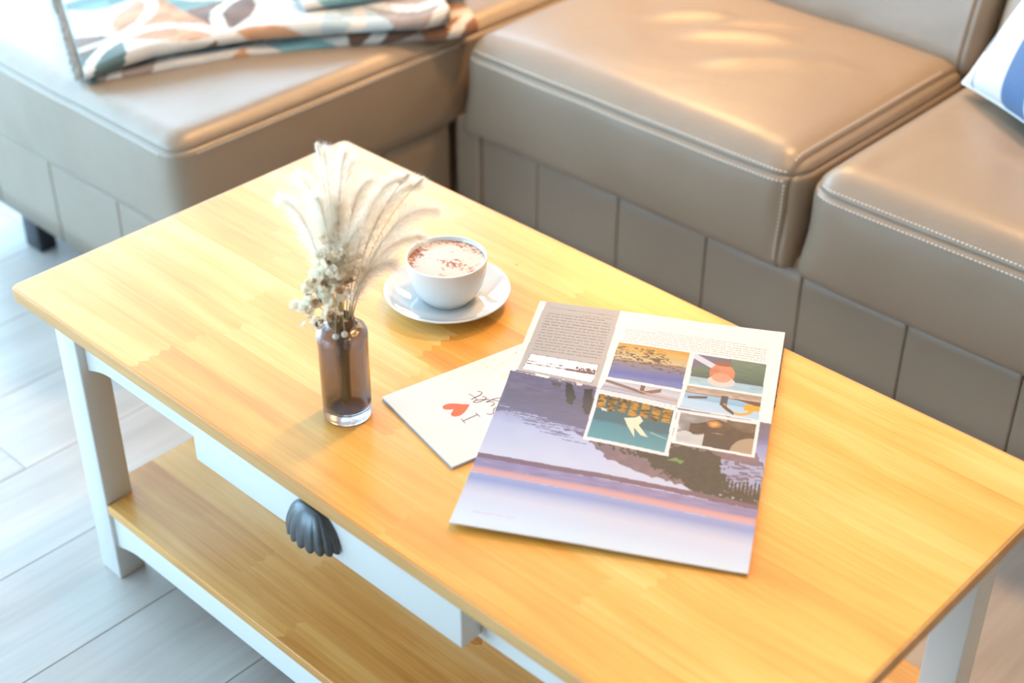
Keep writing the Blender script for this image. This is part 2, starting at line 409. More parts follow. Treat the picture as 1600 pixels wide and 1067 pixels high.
# drawer front with scallop shell pull
dr = box('drawer_front', (.3525, .0115, T-.0865), (.7835, .0398, T-.0185), M_PAINT, tab, .0018)
def shell_pull(parent, cx, y0, zc, a, h, dep, ribs=9):
    """quarter dome open at the bottom, ribs running from the top of the dome to a scalloped rim"""
    nu, nv = 108, 24; vs, fs = [], []
    for layer in (0, 1):
        for i in range(nu+1):
            ph = math.pi*i/nu; rib = abs(math.sin(ph*ribs))**.8
            for j in range(nv+1):
                t = j/nv; sn = math.sin(t*math.pi/2)**.9; k = (1+.09*rib*t)*(1 if layer == 0 else .93)
                x = a*math.cos(ph)*sn*k; y = dep*math.sin(ph)*sn*k
                z = zc+h*math.cos(t*math.pi/2)*(1 if layer == 0 else .96)-.0045*rib*t*t*math.sin(ph)
                vs.append((cx+x, y0-max(y, 0)-.0002, z))
    per = (nu+1)*(nv+1)
    for l in (0, 1):
        for i in range(nu):
            for j in range(nv):
                q = [l*per+i*(nv+1)+j, l*per+(i+1)*(nv+1)+j, l*per+(i+1)*(nv+1)+j+1, l*per+i*(nv+1)+j+1]
                fs.append(q if l == 0 else q[::-1])
    for i in range(nu):
        a_ = i*(nv+1)+nv; b_ = (i+1)*(nv+1)+nv; fs.append((a_, b_, per+b_, per+a_))
    o = mesh('shell_pull', vs, fs, M_PEWTER, parent)
    tag(o, 'dark metal scallop shell drawer pull')
    return o
shell_pull(dr, .5655, .0115, T-.0690, .0385, .043, .022)

# ------------------------------------------------------------------ corner sofa
sofa = empty('corner_sofa', (0, 1.4, 0), 'taupe leather corner sofa with a chaise, standing behind the coffee table', 'sofa')
sofa_inv = Vector((0, -1.4, 0))
def dense(a, b, step, extra=()):
    n = max(2, int(round((b-a)/step))); xs = list(np.linspace(a, b, n+1))
    for e, w, st in extra:
        xs += list(np.arange(max(a, e-w), min(b, e+w), st))
    xs = sorted(xs); out = [xs[0]]
    for x in xs[1:]:
        if x-out[-1] > 6e-4: out.append(x)
    out[-1] = b
    return np.array(out)
def rbox(name, lo, hi, r, mat, parent, step=.012, xe=(), ye=(), ze=(), disp=None, xf=None, off=sofa_inv):
    """rounded box from a gridded shell; disp(P, N) moves vertices"""
    lo = np.array(lo, float); hi = np.array(hi, float)
    A = [dense(lo[i], hi[i], step, e) for i, e in enumerate((xe, ye, ze))]
    verts = []; faces = []
    for ax in range(3):
        u, v = [(1, 2), (2, 0), (0, 1)][ax]
        for side in (0, 1):
            U, V = np.meshgrid(A[u], A[v], indexing='ij')
            P = np.zeros(U.shape+(3,)); P[..., u] = U; P[..., v] = V; P[..., ax] = hi[ax] if side else lo[ax]
            base = sum(len(x) for x in verts); n, m = U.shape
            verts.append(P.reshape(-1, 3))
            idx = np.arange(n*m).reshape(n, m)+base
            q = np.stack([idx[:-1, :-1], idx[1:, :-1], idx[1:, 1:], idx[:-1, 1:]], -1).reshape(-1, 4)
            faces.append(q if side else q[:, ::-1])
    P = np.concatenate(verts); F = np.concatenate(faces)
    key = np.round(P, 6); _, first, inv = np.unique(key, axis=0, return_index=True, return_inverse=True)
    P = P[first]; F = inv.reshape(-1)[F]
    rr = np.minimum(r, (hi-lo)/2*.999)
    q = np.clip(P, lo+rr, hi-rr); d = P-q; ln = np.linalg.norm(d/rr, axis=1, keepdims=True)
    N = d/rr/np.maximum(ln, 1e-9)
    P2 = np.where(ln > 1e-6, q+N*rr, P)
    N = N/np.maximum(np.linalg.norm(N, axis=1, keepdims=True), 1e-9)
    if r > .03:
        rs = np.minimum(.020, rr); q_ = np.clip(P, lo+rs, hi-rs); d_ = P-q_; l_ = np.linalg.norm(d_/rs, axis=1, keepdims=True)
        Pb = np.where(l_ > 1e-6, q_+d_/np.maximum(l_, 1e-9), P); w_ = np.clip((P[:, 2:3]-lo[2])/(hi[2]-lo[2])*1.8, 0, 1); w_ = w_*w_*(3-2*w_)
        P2 = Pb*(1-w_)+P2*w_
    if disp is not None: P2 = disp(P2, N, lo, hi)
    if xf is not None: P2 = xf(P2)
    P2 = P2 + np.array(off)
    me = bpy.data.meshes.new(name); me.from_pydata(P2.tolist(), [], F.tolist()); me.update(); me.materials.append(mat); me.shade_smooth()
    o = bpy.data.objects.new(name, me); return link(o, parent)
def gauss(d, w): return np.exp(-(d/w)**2)
def cushion_disp(crown, zs, side_in, seamx=(), seamy=(), front_bulge=.006, wr=None, frontaxis=1, chaise=False):
    def f(P, N, lo, hi):
        P = P.copy()
        u = (P[:, 0]-lo[0])/(hi[0]-lo[0])*2-1; v = (P[:, 1]-lo[1])/(hi[1]-lo[1])*2-1
        topf = np.clip(N[:, 2], 0, 1)
        h = (P[:, 2]-lo[2])/(hi[2]-lo[2])
        P[:, 2] += crown*np.clip(1-u**4, 0, 1)*np.clip(1-v**4, 0, 1)*np.clip(h*1.3-.3, 0, 1)
        fr = np.clip(-N[:, 1], 0, 1)*(N[:, 2] < .9)
        P[:, 1] -= front_bulge*fr*np.sin(np.clip(h, 0, 1)*math.pi)*(1-u**6)
        if chaise:
            fx = np.clip(N[:, 0], 0, 1)*(N[:, 2] < .9); P[:, 0] += front_bulge*fx*np.sin(np.clip(h, 0, 1)*math.pi)*(1-v**6)
        # seam groove with raised lips, along the top front edge
        up_ok = (N[:, 2] < .8)
        d = P[:, 2]-zs
        sidemask = np.clip(np.hypot(N[:, 0], N[:, 1])*1.5, 0, 1)*up_ok
        amt = (-.0026*gauss(d, .0020)+.0007*gauss(np.abs(d)-.007, .004))*sidemask
        P += N*amt[:, None]
        for s in seamx:      # welt running over the front and the top, near an x end
            d = P[:, 0]-s; m = (np.abs(N[:, 0]) < .8)
            P += N*((-.0030*gauss(d, .0022)+.0008*gauss(np.abs(d)-.007, .004))*m)[:, None]
        P[:, 2] += topf*(.0022*(vn(P[:, 0], P[:, 1], 9, 3, 5)-.5)+.004*(vn(P[:, 0], P[:, 1], 4, 13, 7)-.5))
        P[:, 1] -= fr*(.005*(vn(P[:, 0], P[:, 2], 11, 9, 1)-.5)*(1-topf))
        if wr is not None: P[:, 2] += topf*wr(P[:, 0], P[:, 1])
        return P
    return f
def ridges(items):
    def f(x, y):
        z = np.zeros_like(x)
        for (x0, y0, x1, y1, w, a) in items:
            dx, dy = x1-x0, y1-y0; l2 = dx*dx+dy*dy
            t = ((x-x0)*dx+(y-y0)*dy)/l2; tc = np.clip(t, 0, 1)
            bend = .012*np.sin(tc*math.pi)
            d = ((x-x0)*dy-(y-y0)*dx)/math.sqrt(l2)+bend
            z += a*gauss(d, w)*np.exp(-((t-.5)/.42)**4)
        return z
    return f
ZB = T-.205   # underside of the cushions
ZTs = T-.048  # height of the top stitching
# chaise
CX0, CX1, CY0 = -.955, -.213, .398
rbox('chaise_cushion', (CX0, CY0, ZB), (CX1, 1.50, T-.026), .034, M_LEATHER, sofa, .014,
     ze=((ZTs, .014, .0014),), xe=((CX1-.01, .012, .002),), disp=cushion_disp(.006, ZTs, 0, chaise=True, seamx=()))
# seats
wr1 = ridges([(.10, 1.20, .28, 1.33, .018, .008), (.12, 1.26, .26, 1.40, .014, .007), (.20, 1.13, .36, 1.28, .018, .008), (.02, 1.22, .14, 1.34, .016, .008), (.26, 1.25, .42, 1.30, .014, .004),
              (-.08, 1.28, .06, 1.36, .018, -.004)])
wr2 = ridges([(.72, 1.28, .92, 1.18, .016, .005), (.70, 1.20, .86, 1.12, .014, .004), (.60, 1.02, .64, 1.16, .02, -.003)])
SY0 = .972
rbox('seat_cushion', (-.185, SY0, ZB), (.515, 1.50, T-.020), .052, M_LEATHER, sofa, .012, xe=((.497, .014, .0014),), ze=((ZTs, .014, .0014),),
     disp=cushion_disp(.016, ZTs, 0, seamx=(.497,), wr=wr1))
rbox('seat_cushion', (.524, SY0, ZB), (1.26, 1.50, T-.020), .052, M_LEATHER, sofa, .012, ze=((ZTs, .014, .0014),),
     disp=cushion_disp(.016, ZTs, 0, wr=wr2))
# back cushions lean backwards
def back(name, x0, x1, welt, label=None):
    ang = math.radians(17); yb, zb = 1.455, T-.045
    def xf(P):
        y = P[:, 1]; z = P[:, 2]
        return np.stack([P[:, 0], yb+y*math.cos(ang)+z*math.sin(ang), zb+z*math.cos(ang)-y*math.sin(ang)], 1)
    def dp(P, N, lo, hi):
        P = P.copy(); u = (P[:, 0]-lo[0])/(hi[0]-lo[0])*2-1; v = (P[:, 2]-lo[2])/(hi[2]-lo[2])*2-1
        fr = np.clip(-N[:, 1], 0, 1); P[:, 1] -= .02*fr*np.clip(1-u**4, 0, 1)*np.clip(1-v**2, 0, 1)
        for s in welt:
            d = P[:, 0]-s; m = np.abs(N[:, 0]) < .8
            P += N*((-.0030*gauss(d, .0022)+.0008*gauss(np.abs(d)-.007, .004))*m)[:, None]
        P[:, 1] -= fr*.004*(vn(P[:, 0], P[:, 2], 8)-.5)
        return P
    o = rbox(name, (x0, 0, 0), (x1, .17, .44), .030, M_LEATHER, sofa, .016, xe=tuple((s, .014, .0014) for s in welt), disp=dp, xf=xf)
    return o
back('back_cushion', -.19, .522, (.497,))
back('back_cushion', .534, 1.26, (1.24,))
back('back_cushion', -.93, -.205, ())
# base: stitched vertical panels
def panel(x0, x1, y0, y1, z0, z1, axis=1):
    return rbox('base_panel', (x0, y0, z0), (x1, y1, z1), .0045, M_LEATHER, sofa, .05, xe=((x0, .008, .0015), (x1, .008, .0015)) if axis == 1 else (), ye=((y0, .008, .0015), (y1, .008, .0015)) if axis == 0 else ())
z0b, z1b = T-.380, ZB+.020
for xs_ in ([-.155, -.0205, .163, .346, .529, .7125, .896, 1.079, 1.26],):
    for a_, b_ in zip(xs_[:-1], xs_[1:]): panel(a_, b_, .999, 1.04, z0b, z1b)
panel(-.212, -.155, .990, 1.03, z0b, z1b)
for a_, b_ in ((-.955, -.846), (-.846, -.640), (-.640, -.434), (-.434, -.224)): panel(a_, b_, .418, .46, z0b, z1b)
for a_, b_ in ((.45, .64), (.64, .83), (.83, .985)): panel(-.27, -.222, a_, b_, z0b, z1b, 0)
box('sofa_frame', (-.95, .44-1.4, z0b+.004), (-.26, 1.68-1.4, z1b-.004), M_LEATHER, sofa, .004)
box('sofa_frame', (-.26, 1.02-1.4, z0b+.004), (1.255, 1.68-1.4, z1b-.004), M_LEATHER, sofa, .004)
box('sofa_back', (-.95, 1.70-1.4, z0b+.004), (1.255, 1.86-1.4, T+.36), M_LEATHER, sofa, .03, 4)
for fx, fy in ((-.820, .436), (-.31, .436), (-.820, 1.60), (.20, 1.06), (1.18, 1.06), (.2, 1.60), (1.18, 1.60)):
    box('sofa_foot', (fx, fy-1.4, 0), (fx+.052, fy+.035-1.4, z0b+.004), M_BLACK, sofa, .002)
# stitching: rows of thread pieces either side of the seams
def stitches(rowlist):
    vs, fs = [], []
    for fn, n in rowlist:
        for k in range(n):
            a = Vector(fn((k+.15)/n)); b = Vector(fn((k+.85)/n)); m_ = (a+b)/2
            tube_geo([a, m_, b], [.0003, .0007, .0003], 5, vs, fs)
    vs = [(v[0], v[1]-1.4, v[2]) for v in vs]
    return tag(mesh('stitching', vs, fs, M_STITCH, sofa), kind='stuff')
def surf_y(x, z, x0, x1):   # front face of a seat cushion (follows its bulge)
    return SY0
rows_ = []
from mathutils.bvhtree import BVHTree
def snap_rows(obj, starts, direction, n):
    """drop a line of stitch ends on to the cushion surface"""
    bvh = BVHTree.FromPolygons([v.co for v in obj.data.vertices], [p.vertices[:] for p in obj.data.polygons])
    vs, fs = [], []
    for (p0, p1, dr_) in starts:
        p0, p1, dr_ = Vector(p0), Vector(p1), Vector(dr_)
        ln = (p1-p0).length; n = int(ln/.0066)
        for k in range(n):
            q = []
            for t in ((k+.15)/n, (k+.5)/n, (k+.85)/n):
                o_ = p0.lerp(p1, t)
                h = bvh.ray_cast(o_-dr_*.1-Vector((0, 0, 0)), dr_)
                q.append(h[0] - dr_*.0001 if h[0] is not None else None)
            if any(a is None for a in q): continue
            tube_geo(q, [.0006, .0013, .0006], 6, vs, fs)
    return tag(mesh('stitching', vs, fs, M_STITCH, sofa), kind='stuff')
seats = [o for o in sofa.children if o.name.startswith('seat_cushion')]
Y_ = SY0-1.4
for o, (x0, x1) in zip(seats, ((-.16, .489), (.545, 1.24))):
    st = [((x0, Y_, ZTs+.0095), (x1, Y_, ZTs+.0095), (0, 1, -.25)), ((x0, Y_, ZTs-.0065), (x1, Y_, ZTs-.0065), (0, 1, 0))]
    if x1 < .6:
        st += [((.490, Y_, ZB+.02), (.490, Y_, ZTs-.01), (0, 1, 0)), ((.490, Y_+.03, T), (.490, Y_+.45, T), (0, 0, -1))]
    snap_rows(o, st, None, 0)
ch = [o for o in sofa.children if o.name.startswith('chaise')][0]
snap_rows(ch, [((-.92, CY0-1.4, ZTs-.0065), (-.25, CY0-1.4, ZTs-.0065), (0, 1, 0)), ((CX1, CY0-1.4+.04, ZTs-.0065), (CX1, 1.0-1.4, ZTs-.0065), (-1, 0, 0))], None, 0)

# ------------------------------------------------------------------ blanket on the chaise
M_BLANKET = attr_mat('woven_blanket', .9, bump=.9, bscale=420, sheen=.3)
PAL = [s2l(c) for c in ((226, 222, 214), (118, 86, 66), (166, 150, 142), (128, 172, 176), (214, 160, 118), (88, 112, 108), (190, 208, 214), (150, 96, 58))]
def retro(u, v):
    """curved four-point stars on a diagonal lattice, in cream on brown, grey, teal and peach cells"""
    s = .25
    a = (u*.92+v*.38)/s; b = (-u*.38+v*.92)/s
    ia = np.floor(a); ib = np.floor(b); fa = a-ia-.5; fb = b-ib-.5
    col = np.zeros(u.shape+(3,))
    hsh = np.mod(ia*3+ib*5, 4).astype(int)
    quad = (fa > 0).astype(int)+2*(fb > 0).astype(int)
    idx = np.array([[1, 4, 2, 3], [2, 3, 7, 5], [4, 6, 1, 2], [3, 1, 5, 4]])[hsh, quad]
    col[:] = np.array(PAL)[idx]
    star = np.sqrt(np.abs(fa))+np.sqrt(np.abs(fb)) < .80
    col[star] = PAL[0]
    ring = np.abs(np.hypot(fa, fb)-.47) < .045
    col[ring] = PAL[0]
    core = (np.hypot(fa, fb) < .10); col[core] = np.array(PAL)[np.where(hsh[core] % 2, 6, 0)]
    weave = .88+.12*np.sign(np.sin(u*1500)*np.sin(v*1500))
    return .82*col*weave[..., None]*(.92+.16*vn(u, v, 60))[..., None]
bl = empty('folded_blanket', (-.475, .437, 0), 'folded woven throw blanket in brown, cream, peach and pale blue lying on the chaise', 'blanket')
E1 = np.array([.460, .888]); E2 = np.array([-.888, .460])
def fold_layer(name, u0, u1, v0, v1, zb, th, seed, sag=.004, uv0=(0, 0), left_open=True, curl=0, vk=None, zdrop=0):
    """a soft slab: v = 0 edge is a rounded fold; grid wraps under -> fold -> over"""
    nu = 150; nprof = 16; nt = 110
    prof = []
    for i in range(30): prof.append((v1-(v1-v0-th/2)*i/29, -1, 0))       # underside
    for i in range(1, nprof): a = -math.pi/2-math.pi*i/nprof; prof.append((v0+th/2+th/2*math.cos(a)*1.0, 2, math.sin(a)))
    for i in range(nt): prof.append((v0+th/2+(v1-v0-th/2)*i/(nt-1), 1, 0))
    us = np.linspace(u0, u1, nu); arc = 0; arcs = []
    last = None
    rows_ = []
    for k, (v, kind, sn) in enumerate(prof):
        z = zb if kind == -1 else (zb+th if kind == 1 else zb+th/2+th/2*sn)
        if last is not None: arc += math.hypot(v-last[0], z-last[1])
        last = (v, z); arcs.append(arc); rows_.append((v, z, kind))
    U = np.tile(us[:, None], (1, len(rows_))); V = np.tile(np.array([r[0] for r in rows_])[None], (nu, 1)); Z = np.tile(np.array([r[1] for r in rows_])[None], (nu, 1))
    A = np.tile(np.array(arcs)[None], (nu, 1))
    edge = np.clip((v0+.09-V)/.09, 0, 1)
    hh = (Z-zb)/th
    wav = .020*(vn(U, V, 5, seed, 3)-.5)+.010*(vn(U, V, 13, seed, 9)-.5)
    Z = Z+hh*wav
    Z = Z-zdrop*np.clip(1-(U-u0)/.16, 0, 1)**1.5-hh*th*.35*np.clip(1-(U-u0)/.16, 0, 1)
    if vk: V = V+np.interp(U, vk[0], vk[1])*np.clip(1-(V-v0)/.3, 0, 1)
    else: V = V+.020*(vn(U, U*0+seed, 3.3)-.5)*np.clip(1-(V-v0)/.2, 0, 1)
    U2 = U+.016*(vn(V, Z*0+seed*2, 8)-.5)
    Z = Z+curl*np.clip((U-u0-(u1-u0)*.72)/((u1-u0)*.28), 0, 1)**2*hh
    X = E1[0]*U2+E2[0]*V; Y = E1[1]*U2+E2[1]*V
    P = np.stack([X, Y, Z], -1).reshape(-1, 3); m = len(rows_)
    idx = np.arange(nu*m).reshape(nu, m)
    F = np.stack([idx[:-1, :-1], idx[1:, :-1], idx[1:, 1:], idx[:-1, 1:]], -1).reshape(-1, 4).tolist()
    F.append(idx[0, :].tolist()); F.append(idx[-1, ::-1].tolist())
    o = mesh(name, P, F, M_BLANKET, bl)
    set_col(o, retro(U+uv0[0], A+uv0[1]).reshape(-1, 3)); return o
ztop = T-.028
fold_layer('blanket_layer', .0, .655, .0, .48, ztop, .026, 3, uv0=(.05, .02), vk=((0, .27, .46, .60, .66), (0, .022, .006, -.014, -.004)))
fold_layer('blanket_layer', -.010, .60, .0, .50, ztop+.028, .028, 8, uv0=(.33, .11), curl=.010, vk=((0, .10, .27, .42, .55, .62), (-.010, .014, .026, .004, -.022, -.012)), zdrop=.014)
fold_layer('blanket_layer', .36, .67, .060, .50, ztop+.056, .018, 5, uv0=(.1, .4), curl=.01)
M_FRINGE = plain('brown_fringe_yarn', (.34, .25, .19), .9, bump=.5, bscale=500)
vs, fs = [], []
for k in range(64):
    v = .01+.46*k/64; u = -.010+.016*(float(vn(v, 16, 8))-.5)
    for lv, zz in ((0, ztop+.020),):
        p0 = np.array([u+.003, v]); p1 = np.array([u-.012-.006*random.random(), v+random.uniform(-.004, .004)])
        w0 = E1*p0[0]+E2*p0[1]; w1 = E1*p1[0]+E2*p1[1]
        tube_geo([(w0[0], w0[1], zz), ((w0[0]+w1[0])/2, (w0[1]+w1[1])/2, zz+.002), (w1[0], w1[1], zz-.010)], [.0016, .0019, .0009], 5, vs, fs)
tag(mesh('blanket_fringe', vs, fs, M_FRINGE, bl), kind='stuff')

# ------------------------------------------------------------------ striped cushion at the right
pil = empty('striped_pillow', (.565, 1.345, T), 'white scatter pillow with blue stripes leaning against the right back cushion', 'pillow')
M_PILLOW = attr_mat('striped_cotton', .85, bump=.5, bscale=260, sheen=.2)
def make_pillow():
    S = .44; n = 90
    b = Vector((.86, -.51, 0)).normalized(); t = math.radians(36)
    back_ = Vector((.51, .86, 0)).normalized(); u_ = back_*math.sin(t)+Vector((0, 0, 1))*math.cos(t); nrm = b.cross(u_)
    g_ = np.linspace(0, 1, n); A, B = np.meshgrid(g_, g_, indexing='ij')
    a = 2*A-1; c = 2*B-1
    th = .085*np.clip((1-a**2)*(1-c**2), 0, 1)**.48
    pin = 1-.055*(1-np.abs(a)**2)*np.abs(c)**3; pin2 = 1-.055*(1-np.abs(c)**2)*np.abs(a)**3
    X = (a*pin2*.5+.5)*S; Y = (c*pin*.5+.5)*S
    V = []; F = []; col = []
    for side in (1, -1):
        wob = .004*(vn(A, B, 7, side*3, 2)-.5)*np.clip((1-a**2)*(1-c**2)*4, 0, 1)
        pts = (np.array(b)[None, None]*X[..., None]+np.array(u_)[None, None]*Y[..., None]+np.array(nrm)[None, None]*(side*th+wob)[..., None])
        base = len(V)*0 + sum(len(v) for v in V); V.append(pts.reshape(-1, 3)); idx = np.arange(n*n).reshape(n, n)+base
        q = np.stack([idx[:-1, :-1], idx[1:, :-1], idx[1:, 1:], idx[:-1, 1:]], -1).reshape(-1, 4)
        F.append(q if side == 1 else q[:, ::-1])
        s = X*1.0
        k = np.zeros(X.shape+(3,)); k[:] = s2l((218, 222, 222))
        for lo_, hi_ in ((.028, .034), (.118, .178), (.200, .206), (.245, .251), (.275, .335), (.41, .416)):
            k[(s > lo_) & (s < hi_)] = s2l((70, 108, 152))
        col.append(k.reshape(-1, 3))
    P = np.concatenate(V); F = np.concatenate(F)
    o = mesh('pillow_cover', P, F, M_PILLOW, pil); set_col(o, np.concatenate(col))
    # piping on the rim
    rim = [(X[i, 0], Y[i, 0]) for i in range(n)]+[(X[-1, i], Y[-1, i]) for i in range(n)]+[(X[i, -1], Y[i, -1]) for i in range(n-1, -1, -1)]+[(X[0, i], Y[0, i]) for i in range(n-1, -1, -1)]
    tube('pillow_seam', [b*x+u_*y for x, y in rim], .0022, plain('white_cotton_seam', (.8, .82, .83), .8, bump=.3), pil, 6)
make_pillow()
pil.location.z = T+.006

# ------------------------------------------------------------------ saucer, cup, coffee
CXc, CYc = .4212, .3522
sau = lathe('saucer', [(0, .0035), (.020, .0035), (.024, .0), (.028, 0), (.030, .0025), (.045, .0050), (.060, .0095), (.072, .0150), (.0765, .0180), (.0777, .0195), (.0770, .0207), (.0752, .0205),
             (.070, .0170), (.060, .0125), (.048, .0085), (.038, .0068), (.0335, .0066), (.032, .0060), (.030, .0058), (0, .0058)], M_CERAMIC, None, 128, ang=60)
sau.location = (CXc, CYc, T); tag(sau, 'white porcelain saucer under the coffee cup', 'saucer')
cup = empty('coffee_cup', (CXc-.001, CYc+.001, T+.0060), 'white porcelain cup of frothy cappuccino standing on the saucer', 'cup')
cup['label'] = 'round white porcelain cup of frothy cappuccino standing on the saucer'
RC = .0497
lathe('cup_body', [(0, .002), (.0265, .002), (.0275, 0), (.0295, 0), (.0306, .0022), (.0345, .0065), (.0398, .0140), (.0442, .0240), (.0472, .0360), (.0489, .0480), (RC-.0003, .0555), (RC, .0572), (RC-.0008, .0582), (RC-.0025, .0578),
             (.0463, .0520), (.0450, .044), (.0430, .033), (.0380, .019), (.030, .010), (0, .006)], M_CERAMIC, cup, 128, ang=70)
def coffee_mat():
    m, nt, p = new_mat('milk_froth'); N = nt.nodes; K = nt.links
    tc = N.new('ShaderNodeTexCoord')
    ln = N.new('ShaderNodeVectorMath'); ln.operation = 'LENGTH'
    sub = N.new('ShaderNodeVectorMath'); sub.operation = 'SUBTRACT'; sub.inputs[1].default_value = (.004, -.004, 0); K.new(tc.outputs['Object'], sub.inputs[0])
    flat = N.new('ShaderNodeVectorMath'); flat.operation = 'MULTIPLY'; flat.inputs[1].default_value = (1, 1, 0); K.new(sub.outputs[0], flat.inputs[0]); K.new(flat.outputs[0], ln.inputs[0])
    n1 = N.new('ShaderNodeTexNoise'); n1.inputs['Scale'].default_value = 190; n1.inputs['Detail'].default_value = 4; n1.inputs['Roughness'].default_value = .75; K.new(tc.outputs['Object'], n1.inputs['Vector'])
    n2 = N.new('ShaderNodeTexNoise'); n2.inputs['Scale'].default_value = 48; n2.inputs['Detail'].default_value = 2; K.new(tc.outputs['Object'], n2.inputs['Vector'])
    mr = N.new('ShaderNodeMapRange'); mr.inputs[1].default_value = .0; mr.inputs[2].default_value = .022; mr.inputs[3].default_value = .20; mr.inputs[4].default_value = 0; K.new(ln.outputs['Value'], mr.inputs[0])
    rim = N.new('ShaderNodeMapRange'); rim.inputs[1].default_value = .026; rim.inputs[2].default_value = .044; rim.inputs[3].default_value = 0; rim.inputs[4].default_value = .12; K.new(ln.outputs['Value'], rim.inputs[0])
    def ad(a, b, op='ADD'):
        n = N.new('ShaderNodeMath'); n.operation = op
        for i, v in enumerate((a, b)):
            if hasattr(v, 'links'): K.new(v, n.inputs[i])
            else: n.inputs[i].default_value = v
        return n.outputs[0]
    s = ad(ad(n1.outputs['Fac'], mr.outputs[0]), rim.outputs[0]); s = ad(s, ad(ad(n2.outputs['Fac'], .5, 'SUBTRACT'), .9, 'MULTIPLY'))
    cr = N.new('ShaderNodeValToRGB'); cr.color_ramp.elements[0].position = .62; cr.color_ramp.elements[0].color = (*s2l((214, 192, 178)), 1)
    cr.color_ramp.elements[1].position = .84; cr.color_ramp.elements[1].color = (*s2l((128, 62, 30)), 1)
    e = cr.color_ramp.elements.new(.70); e.color = (*s2l((182, 130, 100)), 1)
    K.new(s, cr.inputs[0]); K.new(cr.outputs[0], p.inputs['Base Color']); p.inputs['Roughness'].default_value = .45
    vo = N.new('ShaderNodeTexVoronoi'); vo.inputs['Scale'].default_value = 520; K.new(tc.outputs['Object'], vo.inputs['Vector'])
    b = N.new('ShaderNodeBump'); b.inputs['Strength'].default_value = .5; b.inputs['Distance'].default_value = .0006; K.new(vo.outputs['Distance'], b.inputs['Height']); K.new(b.outputs[0], p.inputs['Normal'])
    return m
rr_ = np.linspace(0, 1, 26); prof = [(0.0462*r, .0518+.0022*(1-r**2)+(.0006 if r > .93 else 0)) for r in rr_]
fr = lathe('coffee_froth', prof, coffee_mat(), cup, 96, ang=80)
tag(fr, 'milk froth dusted with cinnamon')

# ------------------------------------------------------------------ glass vase
VX, VY = .5023, .1176
vase = empty('glass_vase', (VX, VY, T), 'small smoky grey brown glass bottle vase with ribbed sides on the tabletop', 'vase')
gm, gnt, gp = new_mat('smoky_glass')
gp.inputs['Base Color'].default_value = (.44, .41, .44, 1); gp.inputs['Transmission Weight'].default_value = 1; gp.inputs['Roughness'].default_value = .02; gp.inputs['IOR'].default_value = 1.45
tcn = gnt.nodes.new('ShaderNodeTexCoord'); sep = gnt.nodes.new('ShaderNodeSeparateXYZ'); gnt.links.new(tcn.outputs['Object'], sep.inputs[0])
at2 = gnt.nodes.new('ShaderNodeMath'); at2.operation = 'ARCTAN2'; gnt.links.new(sep.outputs[1], at2.inputs[0]); gnt.links.new(sep.outputs[0], at2.inputs[1])
m1 = gnt.nodes.new('ShaderNodeMath'); m1.operation = 'MULTIPLY'; m1.inputs[1].default_value = 60; gnt.links.new(at2.outputs[0], m1.inputs[0])
m2 = gnt.nodes.new('ShaderNodeMath'); m2.operation = 'MULTIPLY_ADD'; m2.inputs[1].default_value = 1900; gnt.links.new(sep.outputs[2], m2.inputs[0]); gnt.links.new(m1.outputs[0], m2.inputs[2])
m3 = gnt.nodes.new('ShaderNodeMath'); m3.operation = 'SINE'; gnt.links.new(m2.outputs[0], m3.inputs[0])
gb = gnt.nodes.new('ShaderNodeBump'); gb.inputs['Strength'].default_value = .09; gb.inputs['Distance'].default_value = .0004
gnt.links.new(m3.outputs[0], gb.inputs['Height']); gnt.links.new(gb.outputs[0], gp.inputs['Normal'])
lathe('vase_body', [(0, .0012), (.020, .0004), (.0240, .0), (.0264, .0022), (.0270, .006), (.0274, .095), (.0277, .1065), (.0271, .1105), (.0252, .1128), (.0190, .1148), (.0138, .1166), (.0120, .1185), (.0118, .1280), (.0112, .1290), (.0104, .1280),
             (.0104, .1180), (.0130, .1145), (.0225, .1095), (.0250, .1060), (.0253, .100), (.0250, .020), (.0235, .0135), (.018, .0105), (0, .0098)], gm, vase, 96, ang=80)
M_BRONZE = plain('bronze_neck_thread', (.20, .12, .06), .35, metal=.6, bump=.3, bscale=300, var=.3)
vs, fs = [], []
pts = [( .0132*math.cos(a*.35), .0132*math.sin(a*.35), .1192+.0088*a/72) for a in range(73)]
tube_geo(pts, .0016, 6, vs, fs); mesh('neck_thread', vs, fs, M_BRONZE, vase)

# ------------------------------------------------------------------ dried grasses and flowers
def hair_mat(name, col, tl=.45):
    m, nt, p = new_mat(name); N = nt.nodes; K = nt.links
    p.inputs['Base Color'].default_value = (*col, 1); p.inputs['Roughness'].default_value = .8
    tr = N.new('ShaderNodeBsdfTranslucent'); tr.inputs[0].default_value = (*col, 1)
    mx = N.new('ShaderNodeMixShader'); mx.inputs[0].default_value = tl
    nz = N.new('ShaderNodeTexNoise'); nz.inputs['Scale'].default_value = 60; tc = N.new('ShaderNodeTexCoord'); K.new(tc.outputs['Object'], nz.inputs['Vector'])
    cr = N.new('ShaderNodeValToRGB'); cr.color_ramp.elements[0].color = (*[c*.93 for c in col], 1); cr.color_ramp.elements[1].color = (*[min(1, c*1.12) for c in col], 1)
    K.new(nz.outputs['Fac'], cr.inputs[0]); K.new(cr.outputs[0], p.inputs['Base Color']); K.new(cr.outputs[0], tr.inputs[0])
    K.new(p.outputs[0], mx.inputs[1]); K.new(tr.outputs[0], mx.inputs[2]); K.new(mx.outputs[0], N['Material Output'].inputs[0])
    return m
M_PLUME = hair_mat('dried_plume', (1.0, .89, .81), .62); M_STEM = plain('dried_stem', (.55, .42, .24), .7, bump=.2)
M_BLOOM = hair_mat('dried_blossom', (1.0, .86, .70), .4); M_SEED = plain('brown_seed_head', (.42, .26, .14), .7, bump=.6, bscale=500, var=.3)
